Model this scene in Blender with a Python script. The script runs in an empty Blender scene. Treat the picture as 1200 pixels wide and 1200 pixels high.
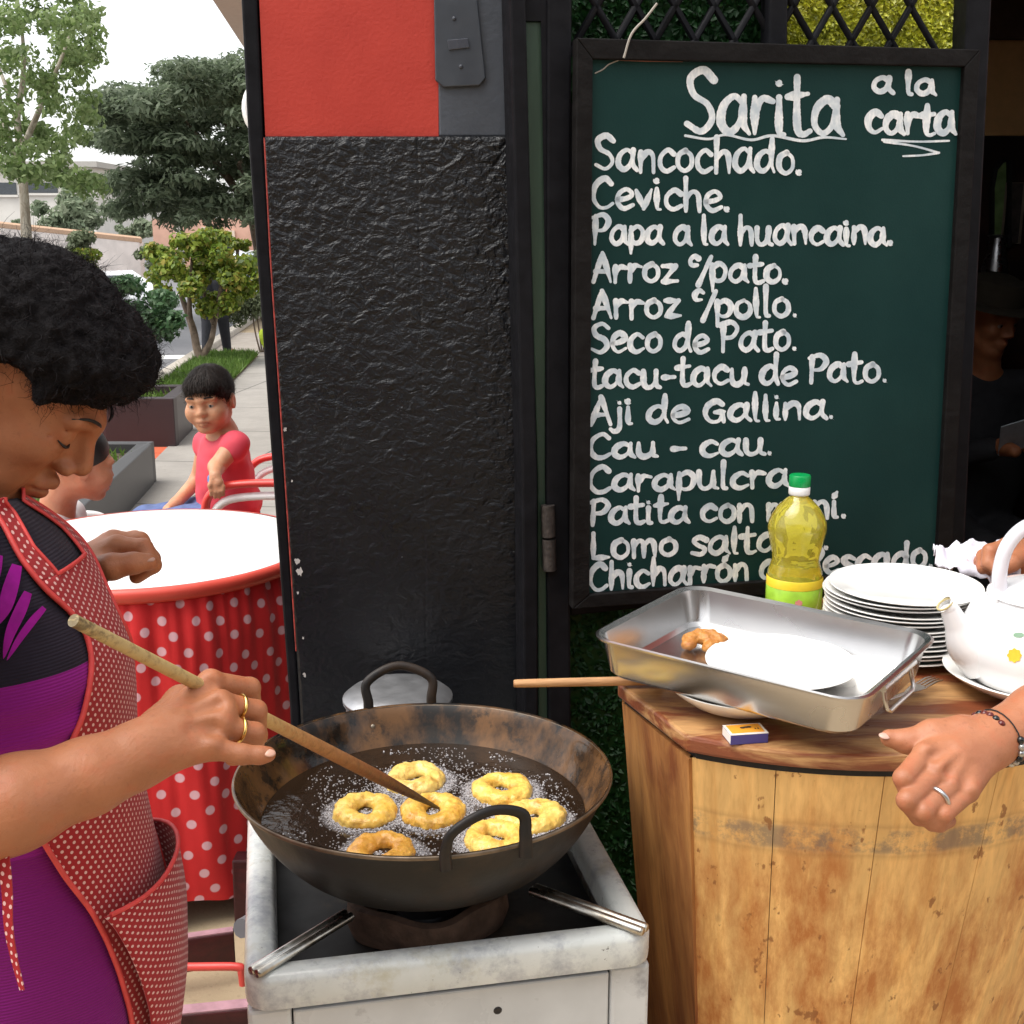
import bpy, bmesh, math, random
import numpy as np
from mathutils import Vector, Matrix, noise as mnoise
SC = bpy.context.scene
COL = SC.collection
PI = math.pi
rad = math.radians
random.seed(7)
RNG = np.random.default_rng(11)

# ------------------------------------------------------------------ camera
EYE = np.array([0.0, 0.0, 1.52]); PITCH = rad(13.0); FPX = 1413.0
cam_d = bpy.data.cameras.new('camera'); cam = bpy.data.objects.new('camera', cam_d); COL.objects.link(cam)
cam.location = EYE; cam.rotation_euler = (PI/2 - PITCH, 0, 0)
cam_d.sensor_width = 36; cam_d.lens = 36*FPX/1200; cam_d.clip_start = 0.02; cam_d.clip_end = 600
SC.camera = cam
# ------------------------------------------------------------------ sky, sun, exposure
SUN = Vector((-0.45, -0.20, 1.0)).normalized()
w = bpy.data.worlds.new('World'); SC.world = w; w.use_nodes = True
nt = w.node_tree; nt.nodes.clear()
sky = nt.nodes.new('ShaderNodeTexSky'); sky.sky_type = 'NISHITA'; sky.sun_disc = False
sky.sun_elevation = math.asin(SUN.z); sky.sun_rotation = math.atan2(SUN.x, SUN.y) % (2*PI)
sky.air_density = 1.2; sky.dust_density = 2.0
hs = nt.nodes.new('ShaderNodeHueSaturation'); hs.inputs['Saturation'].default_value = 0.15
bg = nt.nodes.new('ShaderNodeBackground'); bg.inputs['Strength'].default_value = 0.15
wo = nt.nodes.new('ShaderNodeOutputWorld')
nt.links.new(sky.outputs[0], hs.inputs['Color']); nt.links.new(hs.outputs[0], bg.inputs['Color']); nt.links.new(bg.outputs[0], wo.inputs[0])
sl = bpy.data.lights.new('sun', 'SUN'); sl.energy = 1.5; sl.angle = rad(50); sl.color = (1, .95, .87)
so = bpy.data.objects.new('sun', sl); COL.objects.link(so); so.rotation_euler = SUN.to_track_quat('Z', 'Y').to_euler()
SC.view_settings.view_transform = 'Standard'; SC.view_settings.look = 'None'
SC.view_settings.exposure = 1.06; SC.view_settings.gamma = 1.0

# ------------------------------------------------------------------ measuring helpers (photo pixels -> places in the world)
CP, SP = math.cos(PITCH), math.sin(PITCH)
def ray(px, py):
    u = (px-600)/FPX; v = (600-py)/FPX
    return np.array([u, CP + v*SP, -SP + v*CP])
def P(px, py, d): return EYE + ray(px, py)*d
def aY(px, py, Y): r = ray(px, py); return EYE + r*(Y/r[1])
def aZ(px, py, Z): r = ray(px, py); return EYE + r*((Z-EYE[2])/r[2])
def proj(p):
    q = np.asarray(p, float) - EYE
    d = q[..., 1]*CP - q[..., 2]*SP; v = q[..., 1]*SP + q[..., 2]*CP
    return 600 + FPX*q[..., 0]/d, 600 - FPX*v/d
def on_plane(px, py, o, n):
    r = ray(px, py); return EYE + r*(np.dot(np.asarray(o)-EYE, n)/np.dot(r, n))
def rotz(a): c, s = math.cos(a), math.sin(a); return np.array([[c,-s,0],[s,c,0],[0,0,1.0]])
def unit(v): v = np.asarray(v, float); return v/(np.linalg.norm(v)+1e-12)
def frame(d, up=(0,0,1)):
    d = unit(d); up = np.asarray(up, float)
    if abs(np.dot(d, unit(up))) > .98: up = np.array([1.0,0,0])
    s = unit(np.cross(up, d)); return np.stack([d, s, np.cross(d, s)], 1)   # columns: along, side, up
def spline(pts, n=8, closed=False):
    p = np.asarray(pts, float)
    if len(p) < 3 and not closed: return np.array([p[0] + (p[-1]-p[0])*t for t in np.linspace(0, 1, n+1)])
    q = np.vstack([p[-1:], p, p[:2]]) if closed else np.vstack([2*p[0]-p[1], p, 2*p[-1]-p[-2]])
    out = []
    for i in range(1, len(q)-2):
        a, b, c, d = q[i-1], q[i], q[i+1], q[i+2]
        for t in np.linspace(0, 1, n, endpoint=False):
            out.append(.5*((2*b) + (c-a)*t + (2*a-5*b+4*c-d)*t*t + (3*b-a-3*c+d)*t**3))
    if not closed: out.append(q[-2])
    return np.array(out)

# ------------------------------------------------------------------ objects
ORG = {}
def tag(o, label=None, cat=None, group=None, kind=None):
    if label: o['label'] = label
    if cat: o['category'] = cat
    if group: o['group'] = group
    if kind: o['kind'] = kind
    return o
def thing(name, loc, label, cat, group=None):
    o = bpy.data.objects.new(name, None); COL.objects.link(o); o.empty_display_size = .05
    o.location = [float(x) for x in loc]; ORG[o.name] = np.array(loc, float)
    return tag(o, label, cat, group)
def build(name, V, F, m, parent=None, smooth=None, bevel=0, uv=None, attrs=None, segs=2, kind=None, solid=0):
    V = np.asarray(V, float)
    org = ORG[parent.name] if parent else np.zeros(3)
    me = bpy.data.meshes.new(name)
    V = V - org
    if isinstance(F, np.ndarray):
        n = F.shape[1]
        me.vertices.add(len(V)); me.vertices.foreach_set('co', V.astype(np.float32).ravel())
        me.loops.add(F.size); me.loops.foreach_set('vertex_index', F.astype(np.int32).ravel())
        me.polygons.add(len(F)); me.polygons.foreach_set('loop_start', np.arange(0, F.size, n, dtype=np.int32))
        me.polygons.foreach_set('loop_total', np.full(len(F), n, np.int32))
        me.update(calc_edges=True); me.validate()
    else:
        me.from_pydata([tuple(v) for v in V], [], [tuple(int(i) for i in f) for f in F])
    if uv is not None:
        ul = me.uv_layers.new(name='UVMap'); uv = np.asarray(uv, np.float32)
        idx = np.empty(len(me.loops), np.int32); me.loops.foreach_get('vertex_index', idx)
        ul.data.foreach_set('uv', uv[idx].ravel())
    if attrs:
        for k, a in attrs.items():
            at = me.attributes.new(k, 'FLOAT', 'POINT'); at.data.foreach_set('value', np.asarray(a, np.float32))
    if smooth is not None:
        me.shade_smooth()
        if smooth < 180: me.set_sharp_from_angle(angle=rad(smooth))
    me.materials.append(m)
    o = bpy.data.objects.new(name, me); COL.objects.link(o)
    if parent: o.parent = parent; ORG[o.name] = org
    else: ORG[o.name] = org
    if solid:
        s = o.modifiers.new('solid', 'SOLIDIFY'); s.thickness = solid; s.offset = 0
    if bevel:
        b = o.modifiers.new('bevel', 'BEVEL'); b.width = bevel; b.segments = segs; b.limit_method = 'ANGLE'; b.angle_limit = rad(40)
    if kind: o['kind'] = kind
    return o
def children_of(o): return [c for c in bpy.data.objects if c.parent == o]
def copy_tree(o, parent=None):
    c = o.copy(); COL.objects.link(c); ORG[c.name] = ORG[o.name]
    if parent: c.parent = parent
    for ch in children_of(o): copy_tree(ch, c)
    return c

class MB:
    def __init__(s): s.V = []; s.F = []; s.n = 0; s.U = []
    def add(s, V, F, U=None):
        V = np.asarray(V, float); s.V.append(V)
        s.F += [tuple(int(i)+s.n for i in f) for f in F]; s.n += len(V)
        s.U.append(np.zeros((len(V), 2)) if U is None else np.asarray(U, float))
        return s
    def box(s, c, size, R=None):
        h = np.asarray(size, float)/2
        v = np.array([[x,y,z] for x in (-1,1) for y in (-1,1) for z in (-1,1)], float)*h
        if R is not None: v = v @ np.asarray(R).T
        return s.add(v + np.asarray(c, float), [(0,1,3,2),(4,6,7,5),(0,4,5,1),(2,3,7,6),(0,2,6,4),(1,5,7,3)])
    def tube(s, pts, r, n=10, closed=False, cap=True, flat=1.0, up=(0,0,1)):
        pts = np.asarray(pts, float); N = len(pts)
        r = np.full(N, r, float) if np.isscalar(r) else np.interp(np.linspace(0,1,N), np.linspace(0,1,len(r)), r)
        T = np.gradient(pts, axis=0) if not closed else np.roll(pts,-1,0)-np.roll(pts,1,0)
        T /= np.linalg.norm(T, axis=1)[:,None]+1e-12
        up = np.asarray(up, float)
        a0 = up - T[0]*np.dot(up, T[0])
        if np.linalg.norm(a0) < .05: a0 = np.cross(T[0], [1,0.3,0])
        a = unit(a0); V = []
        for i in range(N):
            a = unit(a - T[i]*np.dot(a, T[i])); b = np.cross(T[i], a)
            for k in range(n):
                th = 2*PI*k/n; V.append(pts[i] + r[i]*(math.cos(th)*a*flat + math.sin(th)*b))
        F = []
        for i in range(N if closed else N-1):
            j = (i+1) % N
            for k in range(n): F.append((i*n+k, i*n+(k+1)%n, j*n+(k+1)%n, j*n+k))
        if cap and not closed: F.append(tuple(range(n-1,-1,-1))); F.append(tuple((N-1)*n+k for k in range(n)))
        return s.add(V, F)
    def lathe(s, prof, c=(0,0,0), n=32, R=None, cap0=False, cap1=False, wob=None):
        prof = np.asarray(prof, float); V = []
        for (r, z) in prof:
            for k in range(n):
                th = 2*PI*k/n; rr = r*(wob(th, z) if wob else 1); V.append((rr*math.cos(th), rr*math.sin(th), z))
        V = np.array(V)
        F = [(i*n+k, i*n+(k+1)%n, (i+1)*n+(k+1)%n, (i+1)*n+k) for i in range(len(prof)-1) for k in range(n)]
        if cap0: F.append(tuple(range(n-1,-1,-1)))
        if cap1: F.append(tuple((len(prof)-1)*n+k for k in range(n)))
        if R is not None: V = V @ np.asarray(R).T
        return s.add(V + np.asarray(c, float), F)
    def ell(s, c, r, R=None, n=16, m=10, fn=None):
        V = []; F = []
        for i in range(m+1):
            ph = PI*i/m
            for k in range(n):
                th = 2*PI*k/n; d = np.array([math.sin(ph)*math.cos(th), math.sin(ph)*math.sin(th), math.cos(ph)])
                V.append(d*r*(fn(d) if fn else 1))
        for i in range(m):
            for k in range(n): F.append((i*n+k, (i+1)*n+k, (i+1)*n+(k+1)%n, i*n+(k+1)%n))
        V = np.array(V)
        if R is not None: V = V @ np.asarray(R).T
        return s.add(V+np.asarray(c, float), F)
    def grid(s, G, U=None, closed_u=False):
        G = np.asarray(G, float); a, b = G.shape[:2]
        F = [(i*b+j, i*b+(j+1)%b, (i+1)*b+(j+1)%b, (i+1)*b+j) for i in range(a-1) for j in range(b if closed_u else b-1)]
        return s.add(G.reshape(-1,3), F, None if U is None else np.asarray(U).reshape(-1,2))
    def prism(s, poly, z0, z1, R=None, c=(0,0,0)):
        n = len(poly); V = np.array([(x,y,z0) for x,y in poly]+[(x,y,z1) for x,y in poly], float)
        if R is not None: V = V @ np.asarray(R).T
        F = [tuple(range(n-1,-1,-1)), tuple(range(n,2*n))]+[(k,(k+1)%n,n+(k+1)%n,n+k) for k in range(n)]
        return s.add(V+np.asarray(c, float), F)
    def build(s, name, m, parent=None, **kw):
        if kw.pop('useuv', False): kw['uv'] = np.vstack(s.U)
        return build(name, np.vstack(s.V), s.F, m, parent, **kw)

# ------------------------------------------------------------------ signed-distance modelling for bodies
class Sdf:
    def __init__(s): s.ops = []
    def cone(s, a, b, ra, rb, k=.008, sub=False):
        a = np.asarray(a, float); b = np.asarray(b, float); s.ops.append(('c', a, b, float(ra), float(rb), k, sub)); return s
    def chain(s, pts, rs, k=.008):
        for i in range(len(pts)-1): s.cone(pts[i], pts[i+1], rs[i], rs[i+1], k)
        return s
    def ell(s, c, r, R=None, k=.01, sub=False):
        s.ops.append(('e', np.asarray(c, float), np.asarray(r, float)*np.ones(3), np.eye(3) if R is None else np.asarray(R, float), k, sub)); return s
    def bbox(s, op):
        if op[0] == 'c':
            _, a, b, ra, rb, k, sub = op; r = max(ra, rb); return np.minimum(a, b)-r, np.maximum(a, b)+r
        _, c, r, R, k, sub = op; e = np.sqrt(((R*r[None,:])**2).sum(1)); return c-e, c+e
    def mesh(s, h, relax=1, lo=None, hi=None):
        bb = [s.bbox(o) for o in s.ops if not o[-1]]
        l = np.min([b[0] for b in bb], 0)-3*h; u = np.max([b[1] for b in bb], 0)+3*h
        if lo is not None: l = np.maximum(l, lo)
        if hi is not None: u = np.minimum(u, hi)
        dims = np.ceil((u-l)/h).astype(int)+1
        F = np.full(dims, .05, np.float32)
        for op in s.ops:
            a, b = s.bbox(op); k = op[-2]; mg = k + 3*h + .004
            i0 = np.clip(np.floor((a-mg-l)/h).astype(int), 0, dims); i1 = np.clip(np.ceil((b+mg-l)/h).astype(int)+1, 0, dims)
            if (i1 <= i0).any(): continue
            X = (l[0]+h*np.arange(i0[0], i1[0]))[:,None,None]; Y = (l[1]+h*np.arange(i0[1], i1[1]))[None,:,None]; Z = (l[2]+h*np.arange(i0[2], i1[2]))[None,None,:]
            if op[0] == 'c':
                _, A, B, ra, rb, k, sub = op; d = B-A; L2 = max(np.dot(d, d), 1e-12)
                x, y, z = X-A[0], Y-A[1], Z-A[2]
                t = np.clip((x*d[0]+y*d[1]+z*d[2])/L2, 0, 1)
                D = np.sqrt((x-t*d[0])**2+(y-t*d[1])**2+(z-t*d[2])**2) - (ra+(rb-ra)*t)
            else:
                _, c, r, R, k, sub = op; x, y, z = X-c[0], Y-c[1], Z-c[2]
                q = [x*R[0,i]+y*R[1,i]+z*R[2,i] for i in range(3)]
                k0 = np.sqrt(sum((q[i]/r[i])**2 for i in range(3))); k1 = np.sqrt(sum((q[i]/r[i]**2)**2 for i in range(3)))
                D = k0*(k0-1)/np.maximum(k1, 1e-6)
            sl = tuple(slice(i0[i], i1[i]) for i in range(3)); C = F[sl]
            if sub: N = D*-1.0; hh = np.maximum(k-np.abs(C-N), 0)/k; F[sl] = np.maximum(C, N)+hh*hh*k*.25
            else: hh = np.maximum(k-np.abs(C-D), 0)/k; F[sl] = np.minimum(C, D)-hh*hh*k*.25
        return nets(F, l, h, relax)
def nets(F, org, h, relax=1):
    I = (F < 0)
    I[0]=I[-1]=False; I[:,0]=I[:,-1]=False; I[:,:,0]=I[:,:,-1]=False
    F = np.where(I, np.minimum(F, -1e-6), np.maximum(F, 1e-6)); J = I.astype(np.int8)
    S = sum(J[a:a-1 or None, b:b-1 or None, c:c-1 or None] for a in (0,1) for b in (0,1) for c in (0,1))
    cell = np.argwhere((S > 0) & (S < 8)); N = len(cell)
    ids = np.full(S.shape, -1, np.int32); ids[tuple(cell.T)] = np.arange(N)
    acc = np.zeros((N,3)); cnt = np.zeros(N)
    for ax in range(3):
        o = [i for i in range(3) if i != ax]
        for a in (0,1):
            for b in (0,1):
                p = cell.copy(); p[:,o[0]] += a; p[:,o[1]] += b; q = p.copy(); q[:,ax] += 1
                f0 = F[tuple(p.T)]; f1 = F[tuple(q.T)]; m = (f0 < 0) != (f1 < 0)
                t = np.where(m, f0/np.where(m, f0-f1, 1), 0); w_ = p.astype(float); w_[:,ax] += t
                acc[m] += w_[m]; cnt[m] += 1
    V = acc/cnt[:,None]
    faces = []
    for ax in range(3):
        o = [i for i in range(3) if i != ax]
        A = np.take(I, range(0, I.shape[ax]-1), ax); B = np.take(I, range(1, I.shape[ax]), ax)
        e = np.argwhere(A != B); ins = A[tuple(e.T)]
        e1 = (e[:,o[0]] > 0) & (e[:,o[1]] > 0) & (e[:,o[0]] < S.shape[o[0]]) & (e[:,o[1]] < S.shape[o[1]])
        e = e[e1]; ins = ins[e1]
        def at(da, db):
            p = e.copy(); p[:,o[0]] -= da; p[:,o[1]] -= db; return ids[tuple(p.T)]
        q = np.stack([at(1,1), at(0,1), at(0,0), at(1,0)], 1)
        fl = ins if ax != 1 else ~ins
        q[~fl] = q[~fl][:, ::-1]
        faces.append(q)
    Q = np.vstack(faces); Q = Q[(Q >= 0).all(1)]
    for _ in range(relax):
        s_ = np.zeros_like(V); c_ = np.zeros(len(V))
        for a, b in ((0,1),(1,2),(2,3),(3,0)):
            np.add.at(s_, Q[:,a], V[Q[:,b]]); np.add.at(s_, Q[:,b], V[Q[:,a]]); np.add.at(c_, Q[:,a], 1); np.add.at(c_, Q[:,b], 1)
        V = V*.5 + .5*s_/np.maximum(c_, 1)[:,None]
    return V*h + np.asarray(org), Q
def vnormals(V, Q):
    n = np.cross(V[Q[:,2]]-V[Q[:,0]], V[Q[:,3 if Q.shape[1] > 3 else 1]]-V[Q[:,1]] if Q.shape[1] > 3 else V[Q[:,1]]-V[Q[:,0]])
    N = np.zeros_like(V)
    for k in range(Q.shape[1]): np.add.at(N, Q[:,k], n)
    return N/(np.linalg.norm(N, axis=1)[:,None]+1e-12)
def merge(parts):
    Vs, Qs, n = [], [], 0
    for V, Q in parts: Vs.append(V); Qs.append(Q+n); n += len(V)
    return np.vstack(Vs), np.vstack(Qs)
# ------------------------------------------------------------------ materials
class NT:
    def __init__(s, name):
        s.m = bpy.data.materials.new(name); s.m.use_nodes = True; s.t = s.m.node_tree
        s.b = s.t.nodes['Principled BSDF']; s.out = s.t.nodes['Material Output']
    def n(s, typ, **kw):
        x = s.t.nodes.new(typ)
        for k, v in kw.items(): setattr(x, k, v)
        return x
    def set(s, sock, v):
        if isinstance(v, bpy.types.NodeSocket): s.t.links.new(v, sock)
        elif v is not None:
            if sock.type == 'RGBA' and len(v) == 3: v = (*v, 1)
            sock.default_value = v
    def P(s, **kw):
        for k, v in kw.items(): s.set(s.b.inputs[k.replace('_', ' ')], v)
        return s
    def obj(s): return s.n('ShaderNodeTexCoord').outputs['Object']
    def uv(s): return s.n('ShaderNodeTexCoord').outputs['UV']
    def map(s, vec, scale=(1,1,1), rot=(0,0,0), loc=(0,0,0)):
        x = s.n('ShaderNodeMapping'); s.set(x.inputs[0], vec); x.inputs['Scale'].default_value = scale; x.inputs['Rotation'].default_value = rot; x.inputs['Location'].default_value = loc
        return x.outputs[0]
    def noise(s, vec=None, scale=5, detail=4, rough=.55, dist=0, out='Fac'):
        x = s.n('ShaderNodeTexNoise'); s.set(x.inputs['Vector'], vec if vec is not None else s.obj())
        x.inputs['Scale'].default_value = scale; x.inputs['Detail'].default_value = detail; x.inputs['Roughness'].default_value = rough; x.inputs['Distortion'].default_value = dist
        return x.outputs[out]
    def vor(s, vec=None, scale=5, feature='F1', out='Distance', rnd=1.0, dim='3D'):
        x = s.n('ShaderNodeTexVoronoi', feature=feature, voronoi_dimensions=dim); s.set(x.inputs['Vector'], vec if vec is not None else s.obj()); x.inputs['Scale'].default_value = scale; x.inputs['Randomness'].default_value = rnd
        return x.outputs[out]
    def ramp(s, fac, stops, interp='LINEAR'):
        x = s.n('ShaderNodeValToRGB'); s.set(x.inputs[0], fac); cr = x.color_ramp; cr.interpolation = interp
        while len(cr.elements) < len(stops): cr.elements.new(.5)
        for e, (p, c) in zip(cr.elements, stops):
            e.position = p; c = (c, c, c) if np.isscalar(c) else c; e.color = (*c, 1) if len(c) == 3 else c
        return x.outputs[0]
    def mix(s, fac, a, b, mode='MIX'):
        x = s.n('ShaderNodeMix', data_type='RGBA', blend_type=mode); s.set(x.inputs[0], fac); s.set(x.inputs[6], a); s.set(x.inputs[7], b); return x.outputs[2]
    def math(s, op, a, b=None, c=None):
        x = s.n('ShaderNodeMath', operation=op); s.set(x.inputs[0], a)
        if b is not None: s.set(x.inputs[1], b)
        if c is not None: s.set(x.inputs[2], c)
        return x.outputs[0]
    def bump(s, h, strength=.3, dist=.01):
        x = s.n('ShaderNodeBump'); x.inputs['Strength'].default_value = strength; x.inputs['Distance'].default_value = dist; s.set(x.inputs['Height'], h)
        s.t.links.new(x.outputs[0], s.b.inputs['Normal']); return s
    def sep(s, v):
        x = s.n('ShaderNodeSeparateXYZ'); s.set(x.inputs[0], v); return x.outputs
    def island(s): return s.n('ShaderNodeNewGeometry').outputs['Random Per Island']
    def attr(s, name): x = s.n('ShaderNodeAttribute', attribute_name=name); return x.outputs['Fac']
def plain(name, col, rough=.5, metal=0, var=.12, scale=20, bump=0, bscale=120, spec=.5, dirt=None, coat=0):
    M = NT(name); c = np.array(col)
    nz = M.noise(scale=scale, detail=5)
    cc = M.mix(M.ramp(nz, [(.3, 0), (.7, 1)]), tuple(c*(1-var)), tuple(np.minimum(c*(1+var), 1)))
    if dirt: cc = M.mix(M.ramp(M.noise(scale=dirt[1], detail=6, rough=.65), [(dirt[2], 0), (dirt[2]+.15, 1)]), cc, dirt[0])
    M.P(Base_Color=cc, Roughness=M.ramp(M.noise(scale=scale*1.7), [(.3, max(rough-.08, .02)), (.7, min(rough+.08, 1))]), Metallic=metal, Specular_IOR_Level=spec, Coat_Weight=coat)
    if bump: M.bump(M.noise(scale=bscale, detail=4), bump, .004)
    return M.m
def skin_mat(name, col, lip=(.30,.085,.065), spots=.35):
    M = NT(name); c = np.array(col); o = M.obj()
    a = M.mix(M.ramp(M.noise(o, 14, 5), [(.3, 0), (.7, 1)]), tuple(c*.86), tuple(c*1.1))
    a = M.mix(M.math('MULTIPLY', M.ramp(M.noise(o, 26, 5, .65), [(.50, 0), (.72, 1)]), .4), a, tuple(c*np.array([.72, .62, .58])))
    a = M.mix(M.math('MULTIPLY', M.ramp(M.noise(o, 45, 4), [(.52, 0), (.66, 1)]), .35), a, tuple(c*np.array([1.12, .8, .72])))
    a = M.mix(M.math('MULTIPLY', M.ramp(M.noise(o, 170, 3), [(.6, 0), (.72, 1)]), spots), a, tuple(c*.6))
    a = M.mix(M.attr('lips'), a, lip)
    cr = M.ramp(M.vor(M.mix(.035, o, M.noise(o, 60, 3, out='Color')), 300, 'DISTANCE_TO_EDGE'), [(0,0),(.22,1)])
    h = M.math('ADD', M.math('ADD', M.math('MULTIPLY', cr, .08), M.noise(o, 60, 6, .62)), M.math('MULTIPLY', M.noise(o, 22, 4, .6, .8), 1.6))
    M.P(Base_Color=a, Roughness=.50, Subsurface_Weight=.10, Subsurface_Radius=(.012,.005,.003), Subsurface_Scale=.6, Specular_IOR_Level=.45)
    M.bump(h, .40, .0024); return M.m
def dots_mat(name, red, dot, pitch, r, rot=PI/4, jitter=0, rough=.75, fold=None):
    M = NT(name); u = M.map(M.uv(), (1/pitch, 1/pitch, 1), (0,0,rot))
    d = M.vor(u, 1.0, rnd=jitter, dim='2D')
    k = M.ramp(d, [(r-.02, 1), (r+.03, 0)])
    base = M.mix(M.noise(scale=9, detail=4), tuple(np.array(red)*.85), tuple(np.array(red)*1.15))
    M.P(Base_Color=M.mix(k, base, dot), Roughness=rough, Specular_IOR_Level=.25, Sheen_Weight=.15)
    wv = M.noise(M.map(M.uv(), (1,1,1)), 900, 2); M.bump(M.math('ADD', wv, M.math('MULTIPLY', M.noise(scale=22, detail=3), 2.0)), .3, .003)
    return M.m
def leaf_mat(name, cols, rough=.5, trans=.35):
    M = NT(name); i = M.island(); n = len(cols)
    c = M.ramp(i, [(k/max(n-1,1), cols[k]) for k in range(n)])
    M.P(Base_Color=c, Roughness=rough, Specular_IOR_Level=.35)
    t = M.n('ShaderNodeBsdfTranslucent'); M.set(t.inputs[0], c); x = M.n('ShaderNodeMixShader'); x.inputs[0].default_value = trans
    M.t.links.new(M.b.outputs[0], x.inputs[1]); M.t.links.new(t.outputs[0], x.inputs[2]); M.t.links.new(x.outputs[0], M.out.inputs[0]); return M.m
def wood_mat(name, light, dark, grain=(14,14,1.2), rot=(0,0,0), rough=.5, cov=(.42,.58), bump=.25, gscale=3.0, extra=None, spec=.4):
    M = NT(name); o = M.map(M.obj(), grain, rot)
    g = M.noise(o, gscale, 6, .6, .6); fine = M.noise(o, gscale*5, 3, .5)
    a = M.mix(M.ramp(g, [(.35, 0), (.65, 1)]), tuple(np.array(light)*.82), tuple(np.minimum(np.array(light)*1.12, 1)))
    st = M.ramp(M.noise(M.map(M.obj(), (grain[0]*.42, grain[1]*.42, grain[2]*.9), rot), gscale*.9, 7, .62, 1.2), [(cov[0], 0), (cov[1], 1)])
    a = M.mix(st, a, M.mix(g, tuple(np.array(dark)*.7), tuple(np.array(dark)*1.3)))
    a = M.mix(M.math('MULTIPLY', M.ramp(fine, [(.5, 0), (.75, 1)]), .35), a, tuple(np.array(dark)*.6))
    if extra: a = extra(M, a)
    M.P(Base_Color=a, Roughness=M.ramp(g, [(.2, rough-.1), (.8, rough+.12)]), Specular_IOR_Level=spec); M.bump(M.math('ADD', g, fine), bump, .003); return M.m

M_ = {}
M_['white_plastic'] = plain('white_plastic', (.82,.81,.80), .35, var=.04)
M_['red_plastic'] = plain('red_plastic', (.62,.045,.035), .35, var=.1, scale=6)
M_['porcelain'] = plain('porcelain', (.84,.83,.80), .12, var=.02, coat=.3)
M_['enamel'] = plain('enamel', (.84,.84,.85), .15, var=.03, coat=.3)
M_['black_paint'] = plain('black_paint', (.008,.008,.010), .5, var=.3, scale=30, bump=.15, bscale=60, spec=.12)
M_['black_matte'] = plain('black_matte', (.010,.009,.009), .7, var=.3, scale=30, bump=.2, bscale=90)
M_["hair"] = plain("hair", (.007,.006,.006), .55, var=.4, scale=60)
M_['eye_white'] = plain('eye_white', (.36,.31,.27), .2, var=.05)
M_['iris'] = plain('iris', (.012,.007,.005), .1, var=.1)
M_['nail'] = plain('nail', (.50,.28,.20), .3, var=.05)
M_['nail_pale'] = plain('nail_pale', (.55,.34,.27), .3, var=.05)
M_['gold'] = plain('gold', (.75,.5,.16), .25, 1, var=.05)
M_['silver'] = plain('silver', (.5,.5,.5), .3, 1, var=.2)
M_['dark_metal'] = plain('dark_metal', (.05,.05,.055), .4, .8, var=.3)
M_['skin_cook'] = skin_mat('skin_cook', (.38,.145,.065))
M_['skin_guest'] = skin_mat('skin_guest', (.40,.155,.075))
M_['skin_boy'] = skin_mat('skin_boy', (.52,.26,.145), spots=.1)
M_['skin_child'] = skin_mat('skin_child', (.48,.20,.11), spots=.1)
# ------------------------------------------------------------------ ground, street, pavement
def sheet(name, poly, z, m, kind='structure'):
    n = len(poly); return build(name, [(x, y, z) for x, y in poly], [tuple(range(n))], m, kind=kind)
def concrete(name, col, scale=3, joints=None, var=.15):
    M = NT(name); c = np.array(col); o = M.obj()
    a = M.mix(M.ramp(M.noise(o, scale, 8, .65), [(.3, 0), (.7, 1)]), tuple(c*(1-var)), tuple(c*(1+var)))
    a = M.mix(M.math('MULTIPLY', M.ramp(M.noise(o, scale*16, 5, .7), [(.55, 0), (.7, 1)]), .5), a, tuple(c*.6))
    if joints:
        br = M.n('ShaderNodeTexBrick'); M.set(br.inputs['Vector'], M.map(o, (1,1,1), (0,0,joints[2]))); br.inputs['Scale'].default_value = 1; br.offset = 0
        br.inputs['Brick Width'].default_value = joints[0]; br.inputs['Row Height'].default_value = joints[1]; br.inputs['Mortar Size'].default_value = .008
        a = M.mix(br.outputs['Fac'], a, tuple(c*.35))
    M.P(Base_Color=a, Roughness=.85, Specular_IOR_Level=.25); M.bump(M.noise(o, scale*25, 5), .3, .004); return M.m
sheet('ground', [(-150,-20),(80,-20),(80,190),(-150,190)], 0, concrete('ground_concrete', (.40,.31,.20), 4))
SD = np.array([-.105, .9945])                                       # direction of the street
def st(x0, y): return (x0 + (y-8.4)*SD[0]/SD[1], y)
sheet('pavement', [st(-2.48,5.4), st(1.0,5.4), st(1.0,60), st(-2.48,60)], .008, concrete('pavement_slabs', (.29,.27,.245), 3, (1.3, 1.3, .105)))
sheet('pavement_corner', [st(-2.1,3.4), st(1.0,3.4), st(1.0,5.4), st(-2.1,5.4)], .006, concrete('pavement_slabs_near', (.36,.33,.29), 3, (1.3, 1.3, .105)))
asph = concrete('asphalt', (.17,.17,.18), 2, var=.1)
sheet('road', [st(-30,8.9), st(-3.28,8.9), st(-3.28,120), st(-30,120)], .004, asph)
k = MB(); a, b = np.array(st(-3.22, 11.2)), np.array(st(-3.22, 60)); c = (a+b)/2
k.box((c[0], c[1], .05), (.14, np.linalg.norm(b-a), .10), rotz(math.atan2(-SD[0], SD[1]))); k.build('kerb', concrete('kerb_concrete', (.42,.38,.33), 5), kind='structure', bevel=.02)
wp = plain('road_paint', (.75,.75,.73), .7, var=.1)
mk = MB()
for cx, cy, dx, dy in ((-4.45,15.2,.75,.5), (-3.9,21.5,.8,.35), (-3.7,24.5,.7,.4)):
    mk.add([(cx-dx/2,cy-dy/2,.009),(cx+dx/2,cy-dy/2,.009),(cx+dx/2-.1,cy+dy/2,.009),(cx-dx/2-.1,cy+dy/2,.009)], [(0,1,2,3)])
mk.build('road_marking', wp, kind='structure')
sheet('red_tile_paving', [st(-4.4,7.2), st(-2.46,7.2), st(-2.48,8.66), st(-4.4,8.66)], .007, concrete('red_tiles', (.50,.105,.05), 5, (.3,.3,.105)))
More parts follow.
